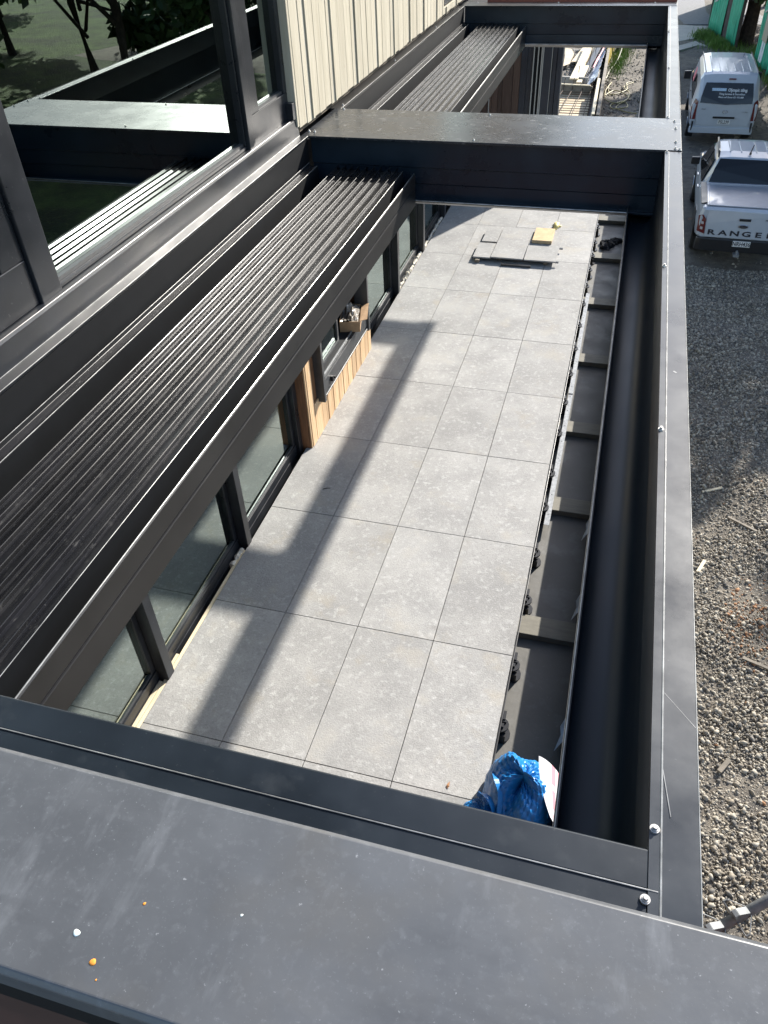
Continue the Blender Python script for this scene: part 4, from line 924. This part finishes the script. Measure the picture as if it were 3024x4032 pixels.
text('lettering', '2.5 CRDi', .045, TV(.58, -.022, .96), xd, (0, 0, 1), M_CHROME, van, depth=.002)
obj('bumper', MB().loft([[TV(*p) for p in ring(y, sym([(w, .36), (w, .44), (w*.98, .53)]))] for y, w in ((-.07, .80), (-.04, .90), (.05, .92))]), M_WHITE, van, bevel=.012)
obj('antenna', MB().tube([TV(.42, 2.6, 1.93), TV(.42, 2.4, 2.10)], .006, 6), M_BLKPL, van)
obj('hi_vis_vest', MB().obox(TV(-.905, 2.6, 1.42), (.012, 0, -.004), (0, .20, .02), (0.03, 0, .16)), M_PINKTAPE, van)
patch('windscreen', [(-.82, 4.45, 1.28), (.82, 4.45, 1.28), (.68, 3.78, 1.78), (-.68, 3.78, 1.78)], M_CARGLASS, van, TV, .012, (0, .6, .8))

# ------------------------------------------------------------------ fence with green mesh
def fence(name, A, B, h, n, label, seed):
    rr = random.Random(seed); A = Vector(A); B = Vector(B); d = (B-A)/n; dn = d.normalized(); nr = -dn.cross(Vector((0, 0, 1)))
    e = empty(name, A, label, 'fence')
    for i in range(n+1):
        p = A+d*i; obj('post', MB().obox(p+Vector((0, 0, h/2)), dn*.05, nr*.05, Vector((0, 0, h/2))), M_FENCEW, e, bevel=.006)
    for z in (.5, h*.5, h-.3):
        obj('rail', MB().obox(A+(B-A)/2+Vector((0, 0, z))-nr*.06, (B-A)/2, nr*.02, Vector((0, 0, .045))), M_FENCEW, e)
    for i in range(n):
        p = A+d*i; L = d.length
        k = max(2, int(L/0.30))
        for j in range(k):
            c = p+dn*(L*(j+.5)/k); zlo = rr.uniform(.02, .25); zhi = h-rr.uniform(0, .25)
            mid = rr.uniform(.35, .7)*h
            obj('board', MB().obox(c+Vector((0, 0, h/2))+nr*.02, dn*(L/k*.47), nr*.012, Vector((0, 0, h/2-.02))), M_FENCEW, e)
            if rr.random() < .78:
                m = MB(); rows = 8; vs = []
                for q in range(rows+1):
                    for w in range(4):
                        z = zlo+(zhi-zlo)*q/rows
                        vs.append(c+dn*(L/k*.5)*(w/1.5-1)+Vector((0, 0, z))+nr*(.055+.02*math.sin(w*2+q*.8+i)+rr.uniform(0, .012)))
                m.add(vs, [(q*4+w, q*4+w+1, (q+1)*4+w+1, (q+1)*4+w) for q in range(rows) for w in range(3)])
                s_ = obj('mesh_sheet', m, M_MESHG, e, fixn=False, smooth=True); s_.modifiers.new('solid', 'SOLIDIFY').thickness = .004
            if rr.random() < .25:
                obj('tie_batten', MB().obox(c+Vector((0, 0, mid))+nr*.09, dn*(L/k*.55)+Vector((0, 0, -.05)), nr*.012, Vector((0, 0, .03))), M_PALEPOLE, e)
    return e
fence('mesh_fence', (4.02, 36.4, -2.3), (3.15, 40.3, -2.3), 3.4, 3, 'tall hoarding hung with torn green shade mesh at the end of the concrete path', 3)
fence('mesh_fence', (5.35, 26.5, -2.3), (4.62, 34.2, -2.3), 2.6, 5, 'long green mesh fence with signs standing beside the white van', 4)
fence('mesh_fence', (3.15, 41.0, -2.3), (3.75, 48.5, -2.3), 3.4, 4, 'farther green mesh fence running back along the road', 5)
def signb(x, y, z, w, h, m, label, lines):
    e = obj('sign', MB().obox((x, y, z), (w/2*.11, -w/2*.99, 0), (.012, .0, 0), (0, 0, h/2)), m, origin=(x, y, z)); tag(e, label, 'sign')
    return e
signb(4.62, 32.9, -0.95, .75, .85, M_SIGN1, 'tan notice board fixed to the green fence by the van', 0)
signb(4.66, 33.1, -1.75, .55, .65, M_PAPER, 'white notice with grey print low on the green fence, below the tan board', 0)
signb(4.84, 31.5, -1.35, .50, .90, M_PAPER, 'white notice at the edge of the view on the green fence', 0)

# ------------------------------------------------------------------ building pit beyond the terrace
zp = -2.27
def bar(name, a, b, hw, hh, m, label=None, cat=None, group=None, parent=None):
    a = Vector(a); b = Vector(b); d = (b-a); dn = d.normalized(); s_ = dn.cross(Vector((0, 0, 1))).normalized(); t_ = s_.cross(dn)
    o = obj(name, MB().obox((a+b)/2, d/2, s_*hw, t_*hh), m, parent, bevel=min(.006, hh*.4), seg=1, origin=None if parent else (a+b)/2)
    return tag(o, label, cat, group) if parent is None else o
bar('plank', (-1.84, 28.95, -1.92), (-1.66, 34.9, -1.72), .15, .025, M_PINE, 'long pale plank lying slantwise over the pit, uppermost in the pile', 'plank', 'planks thrown in the pit')
bar('plank', (-1.64, 28.7, -1.98), (-1.56, 31.0, -1.90), .09, .025, M_PINE, 'short pale plank beside the foot of the long slanting plank', 'plank', 'planks thrown in the pit')
def sheet(pts, th, m, label, group='ply sheets in the pit'):
    mb = MB(); n = len(pts); mb.prism([(p[0], p[1]) for p in pts], 'z', pts[0][2], pts[0][2]+th)
    return tag(obj('ply_sheet', mb, m, bevel=.004, seg=1, origin=(pts[0][0], pts[0][1], pts[0][2])), label, 'ply sheet', group)
sheet([(-2.25, 32.44, -2.05), (-1.88, 32.47, 0), (-1.70, 35.3, 0), (-2.02, 35.32, 0)], .02, M_PLY, 'ply sheet with a red smear lying left of the long plank')
sheet([(-2.49, 31.9, -2.1), (-2.29, 32.3, 0), (-2.28, 34.2, 0), (-2.48, 35.2, 0), (-2.74, 35.3, 0), (-2.60, 33.6, 0)], .02, M_PLY, 'ragged pale ply offcut at the left end of the pit')
sheet([(-2.72, 31.2, -2.15), (-2.50, 31.3, 0), (-2.66, 33.4, 0)], .02, M_PLY, 'small pointed ply offcut nearest the dark door')
sheet([(-1.75, 31.82, -2.06), (-1.40, 31.42, 0), (-1.02, 35.2, 0), (-1.60, 35.36, 0)], .02, M_PLY, 'wide ply sheet lying right of the long plank')
# pit bed (dark wet earth) and formwork
tag(obj('pit_bed', MB().box(-4.5, -0.85, 23.0, 36.2, -2.30, -2.262), mat('wet earth', (0.060, 0.054, 0.048), 0.7, 0, 0.5, 3.0, bump=0.8, bscale=9, bdist=.08)), kind='structure')
fm = empty('formwork', (-1.5, 26, zp), 'timber formwork with a pale ply base under the steel mesh in the pit', 'formwork')
for i in range(11):
    y = 23.6+i*.43
    obj('ply_board', MB().box(-2.6+.02*i, -1.02-.012*i, y, y+.41, -2.26, -2.235), M_PLY, fm, bevel=.004)
bar('edge_board', (-2.4, 28.2, -2.10), (-1.12, 28.05, -2.10), .04, .16, M_WETPINE, parent=fm)
bar('edge_cap', (-2.4, 28.2, -1.92), (-1.18, 28.05, -1.92), .05, .015, M_PINE, parent=fm)
bar('edge_board', (-2.45, 29.25, -2.05), (-1.35, 29.15, -2.05), .05, .16, M_CONC, parent=fm)
bar('side_board', (-0.86, 23.6, -2.05), (-1.02, 30.2, -2.05), .035, .20, M_WETPINE, parent=fm)
bar('side_board', (-0.66, 23.4, -1.98), (-0.98, 36.0, -1.95), .05, .28, M_WETPINE, parent=fm)
bar('side_cap', (-0.80, 23.4, -1.70), (-0.93, 28.0, -1.70), .045, .02, M_PINE, parent=fm)
rm = empty('rebar_mesh', (-1.6, 26, -2.0), 'rusty steel reinforcing mesh laid over the formwork ply in the pit', 'steel mesh')
for i in range(15):
    y = 23.5+i*.31
    obj('bar', MB().tube([(-2.55, y, -2.08), (-1.02, y-.05, -2.08), (-0.97, y-.05, -1.85)], .011, 5), M_REBAR, rm)
for x0, x1 in ((-2.35, -2.10), (-1.98, -1.80), (-1.55, -1.45), (-1.15, -1.15)):
    obj('bar', MB().tube([(x0, 23.4, -2.06), (x1, 28.0, -2.06), (x1+.02, 28.3, -1.75)], .013, 5), M_REBAR, rm)
G3 = 'steel starter bars standing in the pit'
for i, (x, y, h, dx, lab) in enumerate(((-1.62, 34.8, .5, -.12, 'thin reddish steel bar leaning across the long plank'), (-1.50, 31.5, 1.0, .05, 'upright steel bar in front of the wide ply sheet'), (-1.42, 33.0, .9, .1, 'upright steel bar behind the wide ply sheet'), (-1.75, 29.8, .6, .02, 'short upright steel bar near the foot of the long plank'))):
    tag(obj('steel_bar', MB().tube([(x, y, -2.25), (x+dx*.4, y, -2.25+h*.6), (x+dx, y-.1, -2.25+h)], .012, 5), M_REBAR, origin=(x, y, -2.25)), lab, 'steel bar', G3)
bar('black_pipe', (-1.58, 30.0, -2.10), (-1.12, 36.0, -1.6), .09, .09, M_BLKPL, 'black pipe lying along the inner side of the pit edge', 'pipe')
# polythene along the pit edge
pm_ = MB(); vs = []; n1, n2 = 26, 5
for i in range(n1+1):
    for j in range(n2+1):
        y = 28.5+7.4*i/n1; s_ = j/n2
        vs.append((-1.42+.38*s_+.03*(i/n1)+random.uniform(-.03, .03), y, -2.2+.45*s_+random.uniform(-.05, .05)))
pm_.add(vs, [(i*(n2+1)+j, i*(n2+1)+j+1, (i+1)*(n2+1)+j+1, (i+1)*(n2+1)+j) for i in range(n1) for j in range(n2)])
po = obj('polythene', pm_, M_PLASTIC, fixn=False, origin=(-1.2, 32, -2.1)); po.modifiers.new('solid', 'SOLIDIFY').thickness = .003
tag(po, 'crumpled pale blue polythene draped along the inner pit edge', 'polythene')
tag(obj('marking_tape', MB().tube([(-1.3, 30.8, -1.9), (-1.22, 31.6, -1.78), (-1.15, 32.6, -1.75), (-1.05, 34.0, -1.6)], [.03, .045, .02, .05], 4), M_PINKTAPE, origin=(-1.2, 32, -1.8)), 'pink marking tape caught on the polythene by the pit', 'tape')
yb = empty('yellow_sheet', (-0.85, 34.5, zp), 'yellow building paper standing along the outer side of the pit edge', 'building paper')
obj('sheeting', MB().add([(-0.93, 31.5, -2.25), (-0.80, 35.9, -2.25), (-0.80, 35.9, -1.45), (-0.95, 33.0, -1.62), (-0.90, 31.5, -2.25), (-0.77, 35.9, -2.25), (-0.77, 35.9, -1.45), (-0.92, 33.0, -1.62)], [(0, 1, 2, 3), (7, 6, 5, 4), (0, 4, 5, 1), (1, 5, 6, 2), (2, 6, 7, 3), (3, 7, 4, 0)]), M_YPLASTIC, yb)
bar('fence_stake', (-0.62, 35.4, zp), (-0.60, 35.4, -1.2), .05, .05, M_FENCEW, 'dark timber stake beside the yellow building paper', 'stake', 'stakes by the pit')
bar('fence_stake', (-0.40, 36.2, zp), (-0.38, 36.2, -1.1), .05, .05, M_FENCEW, 'dark timber stake next to the concrete path', 'stake', 'stakes by the pit')
# hose
hp = []
hz = zp+.03
hpts = [(0.50, 25.9, hz), (0.10, 26.1, hz), (-0.22, 26.6, hz), (0.02, 27.3, hz), (0.14, 26.7, hz), (-0.30, 26.35, hz+.02), (-0.38, 26.9, hz+.02), (0.05, 27.6, hz), (0.14, 28.5, hz+.02), (-0.08, 29.5, hz), (0.22, 30.2, hz),
        (-0.02, 29.9, hz+.03), (0.02, 28.9, hz+.03), (-0.45, 28.2, hz+.03), (-0.62, 29.2, hz+.03), (-0.55, 30.0, hz+.02), (-0.68, 28.6, hz+.04), (-0.55, 27.3, hz+.04), (-0.1, 27.0, hz+.05), (0.12, 27.9, hz+.05), (-0.35, 28.7, hz+.05), (-0.66, 27.9, hz+.06)]
tag(obj('hose', MB().tube(cr_spline(hpts), .016, 7), M_HOSE, smooth=True, origin=(0, 28, zp)), 'tangled yellow hose lying on the gravel beside the pit', 'hose')
rpts = [(-0.50, 36.0, -1.2), (-0.42, 34.5, -1.75), (-0.52, 33.2, -2.1), (-0.72, 31.8, -2.2), (-0.78, 30.6, -2.22)]
tag(obj('rope', MB().tube(cr_spline(rpts), .02, 6), M_ROPE, origin=(-.6, 33, zp)), 'pale rope hanging down from the stake to the grass by the pit', 'rope')
# boards standing on the path edge
bar('board', (-0.45, 37.4, zp+.06), (0.9, 37.2, zp+.06), .7, .02, M_CONC, 'flat pale concrete board laid at the path edge above the gravel', 'board')

# ------------------------------------------------------------------ grass and trees
def tufts(name, regs, seed, hmin=.08, hmax=.3):
    rr = np.random.default_rng(seed); V = []; F = []
    for (cx, cy, rx, ry, n, z) in regs:
        for k in range(n):
            x, y = cx+rr.normal()*rx*.5, cy+rr.normal()*ry*.5; h = rr.uniform(hmin, hmax); a = rr.uniform(0, 6.28); w = rr.uniform(.006, .014)
            dx, dy = math.cos(a)*w, math.sin(a)*w; lx, ly = rr.normal()*h*.35, rr.normal()*h*.35; o = len(V)
            V += [(x-dx, y-dy, z), (x+dx, y+dy, z), (x+lx*.4+dx*.7, y+ly*.4+dy*.7, z+h*.6), (x+lx*.4-dx*.7, y+ly*.4-dy*.7, z+h*.6), (x+lx, y+ly, z+h)]
            F += [(o, o+1, o+2, o+3), (o+3, o+2, o+4)]
    me = bpy.data.meshes.new(name); me.from_pydata(V, [], F); me.materials.append(M_GRASS)
    o = bpy.data.objects.new(name, me); link(o); return tag(o, kind='stuff')
tufts('grass', [(-0.48, 33.6, .30, 2.6, 900, zp), (-0.40, 35.2, .4, 1.6, 300, zp), (3.0, 39.2, .5, 1.0, 1500, zp), (3.6, 37.3, .7, 1.2, 2200, zp), (4.6, 34.5, .5, 2.5, 900, zp), (4.9, 31.0, .3, 2.5, 500, zp), (5.3, 28.0, .4, 3.0, 500, zp)], 21)

def tree(cx, cy, zb, h, cr, label, seed, group, nleaf=5200, cz0=.30, leafs=.16, low=False):
    rr = np.random.default_rng(seed)
    e = empty('tree', (cx, cy, zb), label, 'tree', group)
    tm = MB(); top = Vector((cx+rr.normal()*.3, cy+rr.normal()*.3, zb+h*.62))
    mid = Vector((cx+rr.normal()*.25, cy+rr.normal()*.25, zb+h*.3))
    tm.tube([(cx, cy, zb-.2), (cx+.05, cy, zb+.3), mid, top], [.26, .19, .15, .07], 10)
    limbs = []
    for k in range(8):
        a = 6.28*k/8+rr.uniform(-.3, .3); s_ = mid.lerp(top, rr.uniform(0, .9)) if not low else Vector((cx, cy, zb+h*.15)).lerp(top, rr.uniform(0, .9)); rad = cr*rr.uniform(.6, .95)
        en = Vector((cx+math.cos(a)*rad, cy+math.sin(a)*rad, zb+h*rr.uniform(.14 if low else .45, .9)))
        mm = s_.lerp(en, .5)+Vector((0, 0, rr.uniform(-.2, .4))); tm.tube([s_, mm, en], [.08, .05, .02], 6); limbs.append((s_, mm, en))
    obj('trunk', tm, M_BARK, e)
    cl = []
    for (s_, mm, en) in limbs:
        for t in (.45, .7, 1.0): cl.append((mm.lerp(en, t)+Vector(rr.normal(size=3)*.3), cr*rr.uniform(.22, .40)))
    for k in range(7): cl.append((top+Vector((rr.normal()*cr*.4, rr.normal()*cr*.4, rr.uniform(0, h*.3))), cr*rr.uniform(.25, .4)))
    per = nleaf//len(cl); n = per*len(cl)
    cc = np.repeat(np.array([tuple(c) for c, _ in cl]), per, 0); rd = np.repeat(np.array([q for _, q in cl]), per)[:, None]
    d = rr.normal(size=(n, 3)); d /= np.linalg.norm(d, axis=1)[:, None]
    P = cc+d*rd*rr.uniform(.3, 1.05, (n, 1))*np.array([1, 1, .8])-np.array((cx, cy, zb))
    A_ = rr.normal(size=(n, 3)); A_ /= np.linalg.norm(A_, axis=1)[:, None]
    B_ = np.cross(A_, rr.normal(size=(n, 3))); B_ /= np.linalg.norm(B_, axis=1)[:, None]
    L = leafs*rr.uniform(.6, 1.3, (n, 1))
    V = np.stack([P-A_*L, P+B_*L*.5, P+A_*L, P-B_*L*.5], 1).reshape(-1, 3)
    MI = (rr.random(n) > .7).astype(np.int32)
    me = bpy.data.meshes.new('crown'); me.vertices.add(len(V)); me.vertices.foreach_set('co', V.reshape(-1))
    me.loops.add(4*n); me.loops.foreach_set('vertex_index', np.arange(4*n, dtype=np.int32))
    me.polygons.add(n); me.polygons.foreach_set('loop_start', np.arange(0, 4*n, 4, dtype=np.int32)); me.update()
    me.materials.append(M_LEAF); me.materials.append(M_LEAF2); me.polygons.foreach_set('material_index', MI)
    o = bpy.data.objects.new('crown', me); link(o, e)
    return e
GT = 'trees along the right side of the yard'
tree(7.0, 20.5, -2.3, 7.4, 2.6, 'tree nearest the pickup on the right side of the yard', 31, GT, 5200, leafs=.17)
tree(7.4, 25.5, -2.3, 7.8, 2.8, 'tree whose shade covers the pickup', 32, GT, 11000, leafs=.20)
tree(7.6, 30.5, -2.3, 8.8, 3.3, 'tree between the pickup shade and the fence end', 33, GT, 11000, leafs=.20)
tree(7.2, 35.5, -2.3, 9.0, 3.4, 'tree behind the sign end of the long green fence', 40, GT, 11000, leafs=.20)
tree(6.2, 47.5, -2.3, 7.5, 2.6, 'roadside tree shading the road', 39, GT, 5000)
GL = 'dark trees on the lawn'
for i, (x, y, h, c, lab, low) in enumerate(((13.5, 12.5, 9, 3.4, 'nearest lawn tree, mirrored dark in the upper window', False), (12.2, 22.0, 9.5, 3.4, 'second lawn tree, mirrored dark in the upper window', False),
        (17.5, 18, 9, 4.0, 'lawn tree behind the second one', False), (18, 29, 9, 4.2, 'far lawn tree toward the road', True), (21, 11, 10, 4.2, 'lawn tree beyond the yard slab', False),
        (23.5, 22, 10, 4.6, 'tall tree at the back of the lawn', True), (25, 33, 10, 4.8, 'tall tree in the far back corner of the lawn', True), (29, 14, 11, 4.8, 'tall tree at the back edge of the lawn', True),
        (31, 27, 12, 5.2, 'tallest tree at the back of the lawn', True), (33, 40, 12, 5.2, 'backmost tree past the far corner of the lawn', True), (20, 40, 9, 4.2, 'lawn tree nearest the road', True))):
    tree(x, y, -2.3, h, c, lab, 50+i, GL, 8000, leafs=.32, low=low)
ft = empty('tree', (4.45, 37.4, -2.35), 'dark ivy covered tree trunk standing between the two green fences', 'tree')
obj('trunk', MB().tube([(4.45, 37.4, -2.5), (4.5, 37.45, -1.0), (4.4, 37.5, 1.0), (4.6, 37.6, 3.5)], [.34, .26, .24, .2], 12), M_BARK, ft)
tree(6.0, 41.0, -2.4, 4.2, 2.0, 'low dark bushy tree behind the gap between the green fences', 71, 'bushes behind the fences', 9000, leafs=.18)
tree(5.6, 37.5, -2.4, 3.6, 1.5, 'low dark bush right behind the ivy covered trunk', 72, 'bushes behind the fences', 7000, leafs=.16)

# scratches on the outer beam and offcuts on the gravel
def scratch(p0, p1, w, z):
    a = Vector((*p0, z)); b = Vector((*p1, z)); d = (b-a)/2
    obj('scratch', MB().obox((a+b)/2, d, Vector((-d.y, d.x, 0)).normalized()*w, (0, 0, .00012)), M_HEM, pg)
scratch((0.4585, -1.55), (0.513, -1.615), .00035, 3.3507); scratch((0.455, -1.70), (0.47, -1.80), .0005, 3.3521); scratch((0.476, -0.35), (0.484, -0.36), .003, 3.3507)
GO = 'timber offcuts on the gravel'
for (x, y, L, a, w, lab) in ((2.25, 7.3, .16, .5, .02, 'thin pale timber offcut on the shaded gravel, farthest from the parapet'), (2.62, 6.6, .22, -.6, .018, 'slim timber offcut on the gravel just beyond the orange clay'),
        (2.70, 4.05, .24, -.35, .020, 'dark stick on the gravel in front of the orange clay'), (2.05, 5.6, .13, 1.2, .022, 'short pale offcut near the beam side of the gravel'), (2.2, 2.6, .10, 1.0, .025, 'stubby offcut on the gravel nearest the parapet')):
    d = Vector((math.cos(a), math.sin(a), 0.03))*L; z = gz(x, y)+0.03
    tag(obj('timber_offcut', MB().obox((x, y, z), d, Vector((-math.sin(a), math.cos(a), 0))*w, (0, 0, .010)), M_PINE if 'pale' in lab else M_WETPINE, bevel=.002, seg=1, origin=(x, y, z)), lab, 'offcut', GO)
